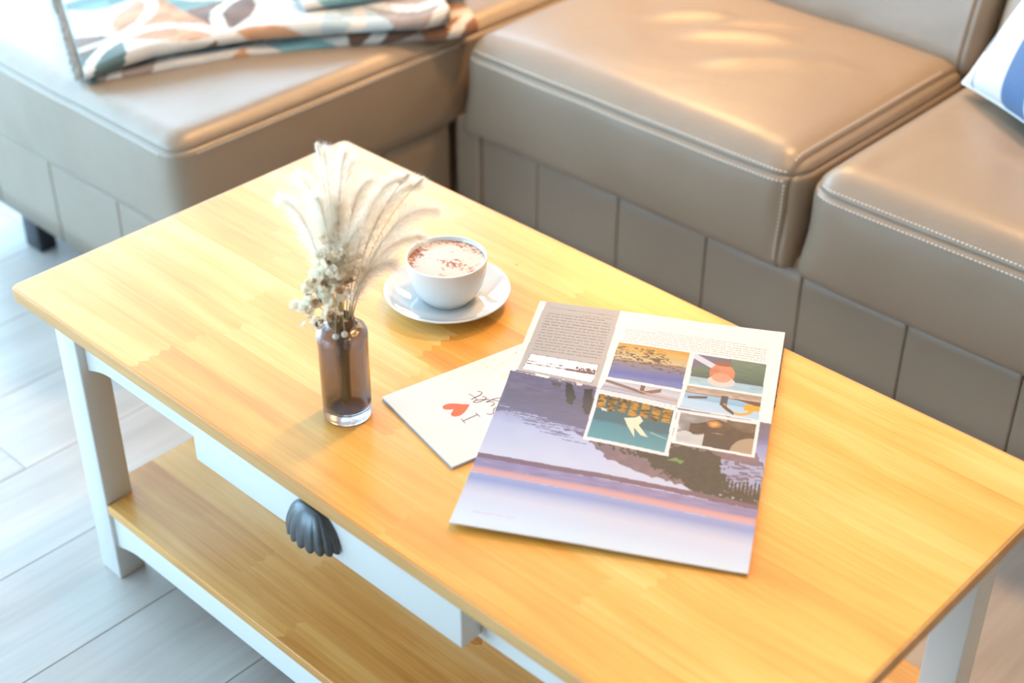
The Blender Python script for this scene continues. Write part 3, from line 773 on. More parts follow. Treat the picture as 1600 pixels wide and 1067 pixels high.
RV = np.array([.727, .686, 0]); FV = np.array([-.686, .727, 0])
def bez(p0, p1, p2, p3, n):
    t = np.linspace(0, 1, n)[:, None]
    return (1-t)**3*p0+3*(1-t)**2*t*p1+3*(1-t)*t*t*p2+t**3*p3
tips = [  # sideways, height above table, towards/away
    (-.004, .322, .0), (.020, .302, .02), (-.030, .288, .01), (.040, .296, -.01), (.070, .292, .0), (.086, .280, .01),
    (.104, .262, -.01), (.088, .226, .0), (.060, .206, -.02), (.048, .262, .03), (-.012, .282, -.02), (-.050, .268, .0), (.006, .262, .0), (.030, .252, -.03), (.018, .326, -.01)]
GP = 'dried grass plumes in the vase'
order = sorted(range(len(tips)), key=lambda k: tips[k][0])
NTH = ['leftmost', 'second from the left', 'third from the left', 'fourth from the left', 'fifth from the left', 'sixth from the left', 'seventh from the left', 'middle one',
       'seventh from the right', 'sixth from the right', 'fifth from the right', 'fourth from the right', 'third from the right', 'second from the right', 'rightmost']
PLAB = {k: 'feathery cream dried grass plume in the vase, %s of the fan' % NTH[n] for n, k in enumerate(order)}
for i, (s, z, dd) in enumerate(tips):
    rd = np.random.default_rng(100+i)
    t = empty('grass_plume', (VX, VY, T), PLAB[i], 'dried grass', GP)
    tip = RV*s+FV*dd+np.array([0, 0, z]); ar = abs(s)/.1
    p0 = np.array([rd.uniform(-.005, .005), rd.uniform(-.005, .005), .018]); p1 = np.array([p0[0]*.6, p0[1]*.6, .14])+RV*(-.002)
    p2 = RV*s*(.25+.25*ar)+FV*dd*.4+np.array([0, 0, .14+(z-.14)*(.78+.30*ar)])
    cv = bez(p0, p1, p2, tip, 40)
    tube('stem', [tuple(q) for q in cv], [.0007]*25+[.0005]*15, M_STEM, t, 5)
    vs, fs = [], []
    nh = 1200
    for k in range(nh):
        f = .42+.58*rd.random()**.85; ii = f*39; a = int(min(38, ii)); q = cv[a]*(1-(ii-a))+cv[a+1]*(ii-a)
        d = cv[a+1]-cv[a]; d = d/np.linalg.norm(d)
        rnd = rd.normal(size=3); side = rnd-d*(rnd@d); side /= np.linalg.norm(side)
        ln = (.010+.024*rd.random())*(1.15-.65*abs(f-.7)/.3 if f > .7 else .75+.4*(f-.42)/.28)
        dr_ = d*rd.uniform(.65, 1.1)+side*rd.uniform(.2, .85)+np.array([0, 0, -.12]); dr_ /= np.linalg.norm(dr_)
        w = np.cross(dr_, rd.normal(size=3)); w = w/np.linalg.norm(w)*rd.uniform(.00012, .00026)
        mid = q+dr_*ln*.55; end = q+dr_*ln+np.array([0, 0, -.0015])
        b_ = len(vs); vs += [q-w*.6, q+w*.6, mid+w, mid-w, end]; fs += [(b_, b_+1, b_+2, b_+3), (b_+3, b_+2, b_+4)]
    tag(mesh('plume', vs, fs, M_PLUME, t, smooth=False), kind='stuff')
def blossom_mesh(name, mat, petals, r):
    vs, fs = [], []
    for k in range(petals):
        a = 2*math.pi*k/petals; c, s = math.cos(a), math.sin(a)
        for (ra, wa, za) in ((.1, .25, 0), (.6, .42, .35), (1.0, .22, .75)):
            for w in (-1, 1): vs.append((r*(ra*c-w*wa*s), r*(ra*s+w*wa*c), r*za))
        b = k*6; fs += [(b, b+1, b+3, b+2), (b+2, b+3, b+5, b+4)]
    b = len(vs); n = 6
    for zz, rr in ((0, .35), (.35, .42), (.6, .2)):
        for k in range(n): vs.append((r*rr*math.cos(k*math.pi/3), r*rr*math.sin(k*math.pi/3), r*zz))
    for l in range(2):
        for k in range(n): fs.append((b+l*n+k, b+l*n+(k+1) % n, b+(l+1)*n+(k+1) % n, b+(l+1)*n+k))
    fs.append(tuple(b+2*n+k for k in range(n)))
    me = bpy.data.meshes.new(name); me.from_pydata(vs, [], fs); me.materials.append(mat); me.shade_smooth(); return me
me_b = blossom_mesh('blossom', M_BLOOM, 7, .0062); me_s = blossom_mesh('seed_head', M_SEED, 5, .0045)
rd = random.Random(4)
SLAB = ['dried cream blossom sprig at the vase neck, '+w for w in ('leftmost and low', 'left, a little higher', 'left of centre, high', 'centre, high', 'right of centre, the highest', 'rightmost', 'low on the left, nearest the rim', 'front left of centre', 'front centre')]
for i in range(9):
    s0 = [-.030, -.020, -.012, -.004, .004, .012, -.025, -.008, .002][i]; z0 = [.150, .175, .195, .205, .215, .190, .135, .160, .180][i]; d0 = [-.010, -.018, -.022, -.02, -.012, -.006, -.014, -.026, -.024][i]
    t = empty('flower_sprig', (VX, VY, T), SLAB[i], 'dried flower', 'dried blossom sprigs in the vase')
    tip = RV*s0+FV*d0+np.array([0, 0, z0])
    cv = bez(np.array([rd.uniform(-.004, .004), rd.uniform(-.004, .004), .03]), np.array([0, 0, .125]), np.array([0, 0, .135])+.4*(tip-np.array([0, 0, .135])), tip, 16)
    tube('stem', [tuple(q) for q in cv], .0006, M_STEM, t, 5)
    for k in range(19):
        o = bpy.data.objects.new('blossom' if (k % 7) else 'seed_head', me_b if (k % 7) else me_s); link(o, t)
        q = tip+np.array([max(-.012, min(.012, rd.gauss(0, .0072))), max(-.012, min(.012, rd.gauss(0, .0072))), max(-.014, min(.020, rd.gauss(0, .010)))])
        o.location = q; o.rotation_euler = (rd.uniform(-1.3, 1.3), rd.uniform(-1.3, 1.3), rd.uniform(0, 6)); sc_ = rd.uniform(.6, 1.15); o.scale = (sc_,)*3
# two round dried balls hanging over the shoulder, and three tall berry tips
for i, (s, dd, zt, ze) in enumerate(((-.004, -.0185, .150, .1145), (.005, -.0170, .150, .1165))):
    t = empty('berry_sprig', (VX, VY, T), ['cream round berry hanging over the vase shoulder on a thin stem, the left one', 'cream round berry hanging over the vase shoulder on a thin stem, the right one'][i], 'dried berry', 'berries hanging over the vase shoulder')
    e = RV*s+FV*dd+np.array([0, 0, ze])
    cv = bez(np.array([0, 0, .11]), np.array([0, 0, .165]), e+np.array([0, 0, .035]), e, 14)
    tube('stem', [tuple(q) for q in cv], .0005, M_STEM, t, 5)
    bm = bmesh.new(); bmesh.ops.create_icosphere(bm, subdivisions=3, radius=.0037)
    for v in bm.verts: v.co = v.co*(1+.08*math.sin(v.co.x*3000)*math.sin(v.co.z*2600))+Vector(e)
    bm_obj('berry', bm, M_BLOOM, t, 80)
for s, z, dd, lb_ in ((-.010, .330, 0, 'small fluffy cream seed tip at the very top left of the bouquet'), (.078, .297, 0, 'small fluffy cream seed tip at the top right, the upper of two'), (.092, .290, .005, 'small fluffy cream seed tip at the top right, the lower of two')):
    t = empty('bunny_tail_stem', (VX, VY, T), lb_, 'dried grass', 'fluffy seed tips above the plumes')
    e = RV*s+FV*dd+np.array([0, 0, z]); cv = bez(np.array([0, 0, .03]), np.array([0, 0, .15]), RV*s*.5+np.array([0, 0, z*.85]), e, 20)
    tube('stem', [tuple(q) for q in cv], .0005, M_STEM, t, 5)
    d = cv[-1]-cv[-2]; d /= np.linalg.norm(d)
    vs, fs = [], []
    r_ = np.random.default_rng(int(z*1e4))
    for k in range(500):
        f = r_.random(); q = e-d*.016*f; rn = r_.normal(size=3); sd = rn-d*(rn@d); sd /= np.linalg.norm(sd)
        en = q+(sd*.8+d*.8)*.0045*(1.2-abs(f-.5)); w = np.cross(sd, d)*.0003
        b_ = len(vs); vs += [q-w, q+w, en]; fs.append((b_, b_+1, b_+2))
    tag(mesh('seed_tuft', vs, fs, M_PLUME, t, smooth=False), kind='stuff')

# ------------------------------------------------------------------ A5 booklet
BA = np.array([.5115, .1600]); bw = np.array([.1475, -.0335]); bw = bw/np.linalg.norm(bw); bf = np.array([-bw[1], bw[0]])
book = empty('booklet', (BA[0], BA[1], T), 'cream booklet with an orange heart on its cover, half under the magazine', 'booklet')
book.rotation_euler = (0, 0, math.atan2(bw[1], bw[0]))
BT = .0042
box('page_block', (0.0006, 0.0006, 0.0002), (.1474, .2094, BT-.0004), M_PAGES, book, .0002, 1)
M_COVER = plain('cream_coated_card', (.70, .66, .625), .35, bump=.05, bscale=30)
box('cover', (0, 0, BT-.0003), (.148, .210, BT), M_COVER, book)
box('back_cover', (0, 0, 0.00005), (.148, .210, .0003), plain('blue_grey_card', (.30, .38, .50), .4, bump=.05), book)
def flat_shape(name, polys, z, mat, parent):
    vs, fs = [], []
    for p in polys:
        b = len(vs); vs += [(x, y, z) for x, y in p]; fs.append(tuple(range(b, b+len(p))))
    bm = bmesh.new(); bv = [bm.verts.new(v) for v in vs]
    for f in fs: bm.faces.new([bv[i] for i in f])
    bmesh.ops.triangulate(bm, faces=bm.faces[:]); bmesh.ops.recalc_face_normals(bm, faces=bm.faces[:])
    for f in bm.faces:
        if f.normal.z < 0: f.normal_flip()
    me = bpy.data.meshes.new(name); bm.to_mesh(me); bm.free(); me.materials.append(mat); return link(bpy.data.objects.new(name, me), parent)
def strokes(lines, w):
    polys = []
    for ln in lines:
        p = [np.array(q, float) for q in ln]; L_, R_ = [], []
        for i in range(len(p)):
            d = p[min(i+1, len(p)-1)]-p[max(i-1, 0)]; d = d/max(1e-9, np.linalg.norm(d)); nn = np.array([-d[1], d[0]])*w*(.7+.5*abs(d[1]))
            L_.append(p[i]+nn); R_.append(p[i]-nn)
        for i in range(len(p)-1): polys.append([tuple(L_[i]), tuple(L_[i+1]), tuple(R_[i+1]), tuple(R_[i])])
    return polys
def curve(pts, n=10):
    P = [np.array(p, float) for p in pts]; P = [2*P[0]-P[1]]+P+[2*P[-1]-P[-2]]; out = []
    for i in range(1, len(P)-2):
        for k in range(n):
            t = k/n; out.append(.5*((2*P[i])+(-P[i-1]+P[i+1])*t+(2*P[i-1]-5*P[i]+4*P[i+1]-P[i+2])*t*t+(-P[i-1]+3*P[i]-3*P[i+1]+P[i+2])*t**3))
    out.append(P[-2]); return out
# text frame: letters read from the B side to the A side; their tops point to the near short edge
def TXT(p): return (.148-p[0], p[1])     # p = (along reading direction, depth from the near short edge)
M_INK = plain('grey_brown_ink', s2l((122, 82, 92)), .5, bump=.02); M_HEART = plain('orange_red_ink', s2l((240, 92, 40)), .45, bump=.02)
mm = .001
bent = curve([(56.2, 80.6), (56.8, 84.5), (60.5, 86.8), (62.0, 83.5), (60.5, 79.5)])
words = [
    [(55.5, 51.8), (60.4, 51.5), (65.3, 52.4)], [(60.2, 51.5), (60.8, 61), (61.4, 71)], [(56.6, 71.6), (61.2, 71.0), (65.5, 70.8)],
    curve([(57.2, 80.0), (54.0, 82.5), (53.5, 86.5), (57.5, 89.5), (60.5, 93.0), (59.0, 97.5), (54.5, 98.0)]),
    curve([(66.0, 91.5), (67.0, 96.5), (70.5, 98.0), (74.0, 95.0), (75.0, 91.0)]), curve([(75.0, 91.0), (75.6, 98), (74.5, 105.0), (71.5, 110.0), (67.5, 107.5), (70.0, 103.0), (76.0, 99.0)]),
    curve([(77.5, 96.8), (81.5, 90.5), (84.2, 83.0), (82.6, 79.5), (80.2, 83.0), (79.6, 92.0), (82.5, 96.0), (86.5, 93.5)]),
    curve([(88.2, 80.0), (89.2, 86.5), (90.2, 94.0), (93.5, 97.2), (97.5, 94.5)]), curve([(83.8, 85.2), (90.0, 85.6), (98.9, 83.6)]),
]
flat_shape('cover_lettering', strokes([[((148-a)*mm, b*mm) for a, b in w] for w in words], .00055), BT+.00015, M_INK, book)
hp = curve([(81.9, 74.0), (78.2, 69.5), (73.6, 62.5), (70.6, 54.5), (72.5, 48.0), (77.2, 46.6), (81.6, 51.2), (84.2, 54.0), (86.4, 49.5), (90.4, 45.6), (95.2, 47.4), (96.0, 54.0), (92.0, 61.5), (86.0, 68.0), (81.9, 74.0)], 8)
flat_shape('heart_print', [[((148-q[0])*mm, q[1]*mm) for q in hp[:-1]]], BT+.00015, M_HEART, book)
M_GOLD = plain('pale_gold_foil', s2l((236, 214, 172)), .35, bump=.02); rd = random.Random(9); dots = []
for k in range(46):
    cx_, cy__ = (148-rd.uniform(96, 140))*mm, rd.uniform(128, 205)*mm; r = rd.uniform(.0006, .0022)
    dots.append([(cx_+r*math.cos(a)*rd.uniform(.7, 1.2), cy__+r*math.sin(a)*rd.uniform(.7, 1.2)) for a in np.linspace(0, 6.28, 9)[:-1]])
flat_shape('gold_flecks', dots, BT+.00015, M_GOLD, book)

# ------------------------------------------------------------------ magazine
MU, MV = .297, .4195
ma = math.radians(30.0)
U_ = np.array([math.cos(ma), math.sin(ma)]); V_ = np.array([math.sin(ma), -math.cos(ma)])
mc = np.array([.7425, .3165])
mo = mc-U_*MU/2-V_*MV/2
mag = empty('magazine', (mo[0], mo[1], T), 'open glossy magazine with a printed lake photograph, small photos and text columns', 'magazine')
nu, nv = 420, 594
uu = np.linspace(0, 297, nu); vv = np.linspace(0, 419.5, nv); UU, VV = np.meshgrid(uu, vv, indexing='ij')
def ridge(u, v):   # soft spine across the sheet and slightly lifted free corners, in metres
    c = 156+.092*u
    d = v-c
    z = .0046*np.exp(-(np.abs(d)/14)**1.2)+.0016*np.clip(u/297, 0, 1)
    z = z+.0022*np.clip((v-330)/90, 0, 1)**2*np.clip(1-u/160, 0, 1)+.003*np.clip((60-v)/60, 0, 1)**2*np.clip((u-200)/97, 0, 1)
    return z
BOOKZ = .0042
def base_z(u, v):
    """the sheets sag over the booklet that they half cover"""
    return .0003+.0042*np.clip((285-u)/150, 0, 1)**1.0
img = np.zeros((nu, nv, 3))
def pip(poly, X=UU, Y=VV):
    ins = np.zeros(X.shape, bool); n = len(poly)
    for i in range(n):
        x1, y1 = poly[i]; x2, y2 = poly[(i+1) % n]
        if y1 == y2: continue
        c = ((y1 > Y) != (y2 > Y)) & (X < (x2-x1)*(Y-y1)/(y2-y1)+x1); ins ^= c
    return ins
def fill(poly, c, wob=0.0, ws=.2):
    X, Y = (UU, VV) if not wob else (UU+wob*(vn(UU, VV, ws, 7, 3)-.5), VV+wob*(vn(UU, VV, ws, 31, 17)-.5))
    m_ = pip(poly, X, Y); img[m_] = s2l(c) if not callable(c) else c(UU[m_], VV[m_]); return m_
def mixc(a, b, t): return np.array(s2l(a))*(1-t[..., None])+np.array(s2l(b))*t[..., None]
def grad(stops, t):
    out = np.zeros(t.shape+(3,)); ps = [s for s, _ in stops]; cs = np.array([s2l(c) for _, c in stops])
    for k in range(3): out[..., k] = np.interp(t, ps, cs[:, k])
    return out
img[:] = s2l((238, 236, 236))
# grey text column
fill([(8, 0), (99.5, 0), (101.5, 168), (6.5, 150)], (184, 178, 176))
rd = random.Random(31)
def text_row(u0, u1, v, slope, h, col, gap=.22, a=.85):
    x = u0
    c = np.array(s2l(col))
    while x < u1:
        w = rd.uniform(2.5, 11)
        e = min(x+w, u1); vc = v+slope*(UU-u0)
        m_ = (UU > x) & (UU < e) & (np.abs(VV-vc) < h/2*(.65+.35*np.sin(UU*5.3+v)))
        img[m_] = img[m_]*(1-a)+c*a
        x = e+rd.uniform(.9, 1.8)
text_row(13.5, 95, 11.8, .02, .9, (120, 112, 110)) if False else None
m_ = (UU > 13.5) & (UU < 95) & (np.abs(VV-11.8-.02*(UU-13.5)) < .45); img[m_] = s2l((140, 132, 130))
text_row(58, 94, 20.5, .0, 1.5, (120, 110, 108))
for i in range(14):
    v = 24.5+i*6.05
    text_row(14+(i % 3 == 0)*1.5, 94.5-(9 if i == 0 else 0), v, .012, 2.1, (92, 84, 82) if i in (3, 4) else (118, 109, 106), a=.9)
# chart box with its rows of notes-like marks
fill([(13.6, 112), (95.1, 116.5), (94.8, 158), (11, 149)], (112, 64, 92)); fill([(14.2, 112.9), (94.6, 117.3), (94.2, 157), (11.6, 148.2)], (240, 238, 240))
for k in range(120):
    u = 14+80*k/120; base = 133+.035*(u-14)
    hgt = .9+1.0*max(0, (u-50)/40)*rd.random()*2+(.8 if u > 60 else 0)
    if k % 2 == 0 or u > 58: m_ = (np.abs(UU-u) < .5) & (np.abs(VV-base) < hgt); img[m_] = s2l((104, 48, 72))
    if rd.random() < .45 and (u < 26 or 36 < u < 58): m_ = (np.abs(UU-u) < .55) & (np.abs(VV-base+5.5) < .9); img[m_] = s2l((60, 48, 84))
    if u > 70 and rd.random() < .8: m_ = (np.abs(UU-u) < .5) & (np.abs(VV-base+3+4*rd.random()) < 1.2+1.6*rd.random()); img[m_] = s2l((96, 40, 60))
for i in range(7): text_row(112 if i else 150, 279 if i else 255, 34+i*4.6, .0, 1.5, (140, 132, 132), a=.85)
# big lake photograph (upside down for us)
def lake(u, v):
    t = np.clip((v-160)/140, 0, 1)+.10*(vn(u, v, .05)-.5)+.04*(vn(u, v, .5, 3, 4)-.5)
    return grad([(0, (126, 118, 148)), (.18, (104, 98, 128)), (.36, (116, 112, 148)), (.46, (150, 152, 194)), (.62, (184, 192, 226)), (1, (206, 212, 236))], t)
pano = [(0, 156), (102.7, 169.4), (196.3, 180), (284, 182.8), (297.5, 184.1), (297.5, 419.5), (0, 419.5)]
fill(pano, lake)
fill([(0, 160), (103, 172), (108, 250), (102, 254), (76, 240), (36, 231), (0, 226)], lambda u, v: grad([(0, (128, 120, 150)), (.4, (98, 93, 122)), (1, (112, 108, 142))], np.clip((v-160)/80, 0, 1)+.25*(vn(u*.3, v, .35, 5)-.5)), 9, .11)
for k in range(60):   # ripples along the shore
    u = rd.uniform(0, 100); v = 222+u*.28+rd.uniform(-9, 14); w = rd.uniform(5, 16)
    m_ = (np.abs(UU-u) < w) & (np.abs(VV-v-.08*(UU-u)) < .55); img[m_] = s2l((120, 120, 158) if rd.random() < .6 else (176, 182, 216))
for a, b in ((6.8, 28), (47, 60), (64, 76), (86, 100)):  # mauve ends of the photo strip on the upper page
    fill([(a, 150.5+a*.14), (b, 150.5+b*.14), (b+3, 155.5+b*.135), (a-2, 156+a*.135)], (128, 112, 124))
fill([(49, 165), (62, 167), (61, 172), (52, 171)], (98, 92, 96))
fill([(66, 165), (74, 166), (82, 186), (80, 199), (73, 196)], (62, 56, 54), 2, .3); fill([(88, 170), (97.6, 170), (105, 208), (99, 214), (92, 202)], (62, 56, 54), 2, .3)
fill([(106, 250), (168, 259), (198, 235), (285.6, 231), (297.5, 258), (297.5, 321), (238, 317.6), (223, 305.6), (175, 298), (135, 283)], lambda u, v: mixc((146, 118, 128), (122, 106, 118), vn(u, v, .12)), 5, .2)
fill([(245, 252), (297.5, 254), (297.5, 292), (258, 298)], lambda u, v: mixc((168, 170, 204), (120, 112, 134), (vn(u*.35, v, .5, 8) > .55).astype(float)), 4, .3)
fill([(162, 262), (199, 239), (247, 246), (258, 271), (261, 300), (297.5, 303), (297.5, 325), (262, 327), (235, 319), (216, 301), (190, 290)], lambda u, v: mixc((74, 66, 62), (52, 56, 50), vn(u, v, .3, 2, 9)), 11, .28)
for k in range(26):
    u = rd.uniform(118, 168); v = 252+(u-118)*.26+rd.uniform(-3, 7); fill([(u, v), (u+3, v+1), (u+2.5, v+4.5), (u-.5, v+3.5)], (70, 66, 60), 2, .5)
for k in range(9): u = 262+k*4; fill([(u, 284+rd.uniform(-8, 4)), (u+1.8, 284), (u+2.6, 304), (u-.6, 304)], (58, 60, 52), 1, .4)
for k in range(30): u, v = rd.uniform(236, 296), rd.uniform(310, 322); m_ = np.hypot(UU-u, VV-v) < rd.uniform(.6, 1.3); img[m_] = s2l(rd.choice([(150, 190, 170), (200, 210, 214), (110, 140, 100)]))
fill([(196, 268), (204, 262), (214, 266), (212, 272), (204, 268)], (112, 150, 84), 2, .4)
fill([(0, 303), (232, 312), (297.5, 317), (297.5, 324), (232, 320), (0, 311)], (128, 98, 118), 1.2, .1)
fill([(0, 310.5), (297.5, 324), (297.5, 338), (0, 324)], lambda u, v: mixc((140, 128, 170), (160, 150, 192), vn(u*.2, v, .4)))
fill([(0, 324), (297.5, 337), (297.5, 350), (0, 336)], lambda u, v: grad([(0, (168, 148, 184)), (.4, (226, 168, 158)), (1, (198, 176, 206))], np.clip((v-324-.044*u)/13, 0, 1)), 1.5, .05)
fill([(0, 336), (297.5, 350), (297.5, 419.5), (0, 419.5)], lambda u, v: grad([(0, (160, 170, 216)), (.12, (150, 164, 214)), (.3, (196, 200, 228)), (.45, (214, 216, 236)), (.7, (212, 222, 244)), (1, (220, 234, 250))], np.clip((v-336-.047*u)/70, 0, 1)))
text_row(19, 65, 397.3, 0, 1.1, (226, 150, 176), a=.8)
# inset photographs; each painter gets local s, t in 0..1
def photo(quad, fn, frame=0):
    (x0, y0), (x1, y1), (x2, y2), (x3, y3) = quad
    if frame: fill([(x0-frame, y0-frame), (x1+frame, y1-frame), (x2+frame, y2+frame), (x3-frame, y3+frame)], (238, 236, 238))
    m_ = pip(quad); u, v = UU[m_], VV[m_]; s = (u-x0)/(x1-x0); t = (v-(y0+(y1-y0)*s))/((y3+(y2-y3)*s)-(y0+(y1-y0)*s)); img[m_] = fn(s, t)
def beach(s, t):
    c = grad([(0, (196, 148, 62)), (.16, (214, 170, 84)), (.24, (196, 172, 122)), (.42, (206, 184, 146)), (.50, (140, 116, 100)), (.55, (132, 122, 140)), (.72, (98, 110, 166)), (.84, (74, 98, 176)), (1, (110, 124, 186))], np.clip(t+.06*(vn(s, t, 14)-.5)+.05*s*(t > .4), 0, 1))
    d = (vn(s*26, t*60, 1) > .62) & (t > .08) & (t < .5) & (s < .75); c[d] = s2l((96, 66, 48)); d = (vn(s*18, t*50, 1, 4, 4) > .70) & (t > .3) & (t < .62); c[d] = s2l((84, 66, 62)); return c
photo([(109.2, 67.2), (193, 67.2), (193.6, 141), (108.9, 138.5)], beach)
def posts(s, t):
    c = grad([(0, (178, 182, 200)), (.35, (196, 200, 214)), (.7, (166, 158, 176)), (1, (190, 190, 200))], np.clip(t+.1*(vn(s, t*3, 9)-.5), 0, 1))
    c[(np.abs(t-(.10+1.0*s)) < .12) & (s < .5)] = s2l((116, 88, 84)); c[(np.abs(s-.5) < .03) & (t < .6)] = s2l((92, 68, 66)); c[(np.abs(t-(.62-1.9*(s-.5))) < .14) & (s > .5) & (s < .74)] = s2l((120, 86, 82))
    c[(np.abs(t-(.25+.5*s)) < .035) & (s > .45)] = s2l((224, 160, 116)); return c
photo([(108.5, 144.1), (193.8, 146), (193.2, 177), (106.2, 168.6)], posts)
fill([(101.8, 169), (194.5, 180), (196.5, 262.5), (103.5, 256)], (238, 236, 238))
def teal(s, t):
    c = grad([(0, (66, 96, 96)), (.3, (36, 104, 118)), (.55, (40, 104, 124)), (.62, (62, 138, 156)), (1, (88, 158, 172))], np.clip(t+.03*(vn(s, t, 9)-.5), 0, 1))
    for k in range(7):
        cx = .06+.145*k; m_ = (np.abs(s-cx) < .052+.01*vn(s, t, 20)) & (t < .30+.03*(k % 2)); c[m_] = mixc((62, 48, 26), (196, 146, 44), np.clip(vn(s*9, t*16, 2.2, k, 1)*1.6-.3, 0, 1))[m_]
    return c
photo([(106.1, 174.8), (190.8, 184.4), (192.0, 257.2), (107.0, 250.5)], teal)
fill([(140, 209), (151.5, 205.5), (156.3, 200.8), (161, 209.4), (157.5, 217.3), (170.5, 236), (162.3, 234), (153.1, 222.6), (156.6, 239.9), (146.5, 222.7)], (236, 228, 200)); fill([(112, 196), (118, 198), (120, 202), (114, 201)], (210, 216, 214)); fill([(172, 226), (190, 233), (190, 234.4), (172, 228)], (150, 190, 200))
def man(s, t):
    c = grad([(0, (108, 132, 118)), (.35, (92, 122, 106)), (.70, (66, 98, 92)), (.745, (62, 92, 92)), (.75, (158, 192, 210)), (1, (170, 204, 220))], np.clip(t, 0, 1))
    c = c*(.85+.3*vn(s*3, t*12, 3))[:, None]
    c[(t < .34-.5*(s-.2)) & (s < .52)] = s2l((104, 102, 132)); c[(np.abs(t-(.06+.9*s)) < .09) & (s < .38)] = s2l((206, 210, 228))
    h = ((s-.43)/.175)**2+((t-.52)/.32)**2 < 1; c[h] = mixc((222, 150, 116), (196, 112, 84), vn(s, t, 9))[h]
    c[((s-.44)/.19)**2+((t-.78)/.17)**2 < 1] = s2l((222, 206, 204)); c[((s-.43)/.13)**2+((t-.66)/.15)**2 < 1] = s2l((216, 158, 130))
    c[((s-.42)/.13)**2+((t-.20)/.08)**2 < 1] = s2l((150, 92, 66)); return c
photo([(198.6, 67.5), (281.4, 66.9), (282.4, 126.5), (199.6, 127.6)], man)
def plane_(s, t):
    c = grad([(0, (168, 150, 138)), (.24, (188, 168, 152)), (.27, (120, 104, 104)), (.30, (150, 192, 220)), (.5, (136, 182, 214)), (.55, (178, 208, 234)), (1, (188, 214, 238))], np.clip(t-.0*s, 0, 1))
    c[(t < .26)] *= (.75+.5*vn(s*12, t*30, 1))[t < .26][:, None]
    c[(np.abs(t-(.48-.45*(s-.05))) < .05) & (s > .04) & (s < .3)] = s2l((84, 66, 76)); c[(np.abs(s-.52) < .045) & (t > .2) & (t < .6)] = s2l((76, 72, 92))
    c[(np.abs(np.hypot((s-.72)/.2, (t-.42)/.46)-1) < .13) & (t > .5)] = s2l((232, 172, 62)); c[(s > .80) & (np.abs(t-.50+.3*(s-.9)) < .13)] = s2l((236, 170, 40)); c[(np.abs(t-(.60+1.9*(s-.52))) < .08) & (s > .5) & (s < .68)] = s2l((96, 72, 60)); c[(t < .40) & (t > .24) & (s > .62) & (t < .24+.5*(s-.62))] = s2l((110, 72, 64)); return c
photo([(198.9, 131.0), (282.3, 130.6), (283.0, 180.5), (196.8, 178.6)], plane_)
fill([(194.8, 181.8), (285, 183), (285.3, 241), (196.4, 238.8)], (238, 236, 238))
def bird(s, t):
    g = vn(s, t, 7); c = mixc((168, 166, 170), (120, 116, 118), g)
    c[s > .62] = mixc((112, 96, 90), (70, 60, 58), vn(s, t, 9))[s > .62]
    k = (np.abs(t-(.36+.10*np.sin(s*9))) < .22-.12*np.abs(s-.5)) & (s > .16); c[k] = mixc((58, 46, 42), (90, 70, 58), vn(s, t, 12))[k]
    k = (t > .55+.3*(vn(s, t, 8)-.5)) & (s < .4); c[k] = mixc((188, 192, 198), (206, 206, 206), g)[k]
    k = (s > .36) & (s < .76) & (t > .50); c[k] = s2l((76, 62, 58))
    r = np.hypot(s-.46, (t-.20)*.8); r = r*(1+.5*vn(s*9, t*9, 2)); c[r < .13] = mixc((255, 190, 110), (120, 64, 44), np.clip(r/.13, 0, 1))[r < .13]
    c[((s-1.02)/.30)**2+((t-1.0)/.55)**2 < 1] = s2l((178, 156, 132)); return c
photo([(198.6, 185.9), (281.6, 187.2), (281.8, 236.6), (200.1, 234.6)], bird)
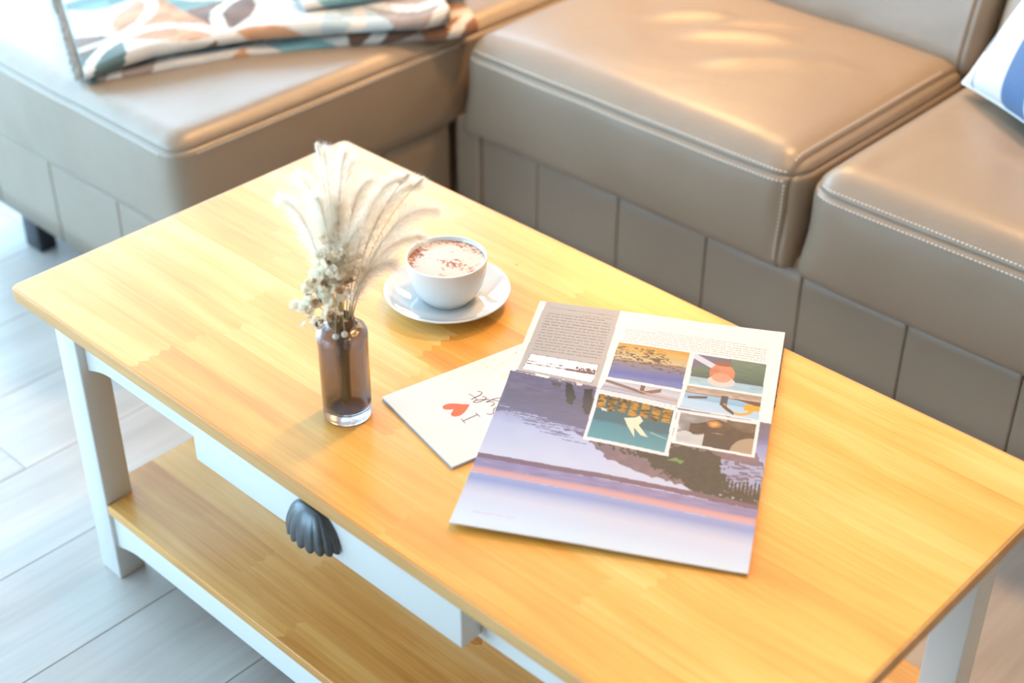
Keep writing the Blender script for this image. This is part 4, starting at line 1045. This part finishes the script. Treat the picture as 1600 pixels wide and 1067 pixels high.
# slightly lighter worn line where the sheet is creased
m_ = np.abs(VV-(156+.092*UU)) < .8; img[m_] = img[m_]*.7+np.array(s2l((235, 235, 240)))*.3
Zs = base_z(UU, VV)+ridge(UU, VV)
def place(u, v, z): return np.stack([u*mm*U_[0]+v*mm*V_[0], u*mm*U_[1]+v*mm*V_[1], z], -1)
M_PRINT = attr_mat('glossy_print', .42, bump=.03, bscale=30)
P = place(UU, VV, Zs+.0022).reshape(-1, 3)
idx = np.arange(nu*nv).reshape(nu, nv)
F = np.stack([idx[:-1, :-1], idx[:-1, 1:], idx[1:, 1:], idx[1:, :-1]], -1).reshape(-1, 4)
me = bpy.data.meshes.new('printed_page'); me.from_pydata(P.tolist(), [], F.tolist()); me.update(); me.materials.append(M_PRINT); me.shade_smooth()
o = link(bpy.data.objects.new('printed_page', me), mag); set_col(o, img.reshape(-1, 3)**1.08*.76); tag(o, 'printed page with lake photograph and small photos')
def slab(name, z0f, z1f, inset, mat, n=(40, 60), col=None):
    a = np.linspace(inset, 297-inset, n[0]); b = np.linspace(inset, 419.5-inset, n[1]); A, B = np.meshgrid(a, b, indexing='ij')
    top_ = place(A, B, z1f(A, B)).reshape(-1, 3); bot = place(A, B, z0f(A, B)).reshape(-1, 3); N_ = n[0]*n[1]
    i_ = np.arange(N_).reshape(n); q = np.stack([i_[:-1, :-1], i_[:-1, 1:], i_[1:, 1:], i_[1:, :-1]], -1).reshape(-1, 4)
    fs = q.tolist()+(q[:, ::-1]+N_).tolist()
    for e in (i_[0, :], i_[-1, ::-1], i_[::-1, 0], i_[:, -1]):
        for k in range(len(e)-1): fs.append([e[k+1], e[k], e[k]+N_, e[k+1]+N_])
    return mesh(name, np.concatenate([top_, bot]), fs, mat, mag)
rz = lambda u, v: ridge(u, v)+base_z(u, v)
slab('page_block', rz, lambda u, v: rz(u, v)+.0021, .5, M_PAGES)
M_EDGE = plain('dark_printed_page_edge', s2l((96, 66, 50)), .6, bump=.6, bscale=500, var=.8)
vs, fs = [], []
for k in range(60):
    v = .5+k*2.4; z = float(ridge(297.0, v)+base_z(297.0, v))
    for (uo, w) in ((297.6, .9),):
        q = place(np.array([uo-w, uo+w*rd.uniform(.3, 1.3), uo+w*rd.uniform(.3, 1.3), uo-w]), np.array([v, v, v+2.4, v+2.4]), np.array([z+.0006]*4)); q2 = q.copy(); q2[:, 2] += .0010
        b = len(vs); vs += [tuple(a) for a in q]+[tuple(a) for a in q2]; fs += [(b, b+1, b+2, b+3), (b+4, b+7, b+6, b+5), (b+1, b+5, b+6, b+2), (b, b+4, b+5, b+1), (b+3, b+2, b+6, b+7)]
tag(mesh('page_edges', vs, fs, M_EDGE, mag, smooth=False), 'dark printed page edges', kind='stuff')
# the magazine rests on the booklet with one side and on the table with the other
mag.location.z = T
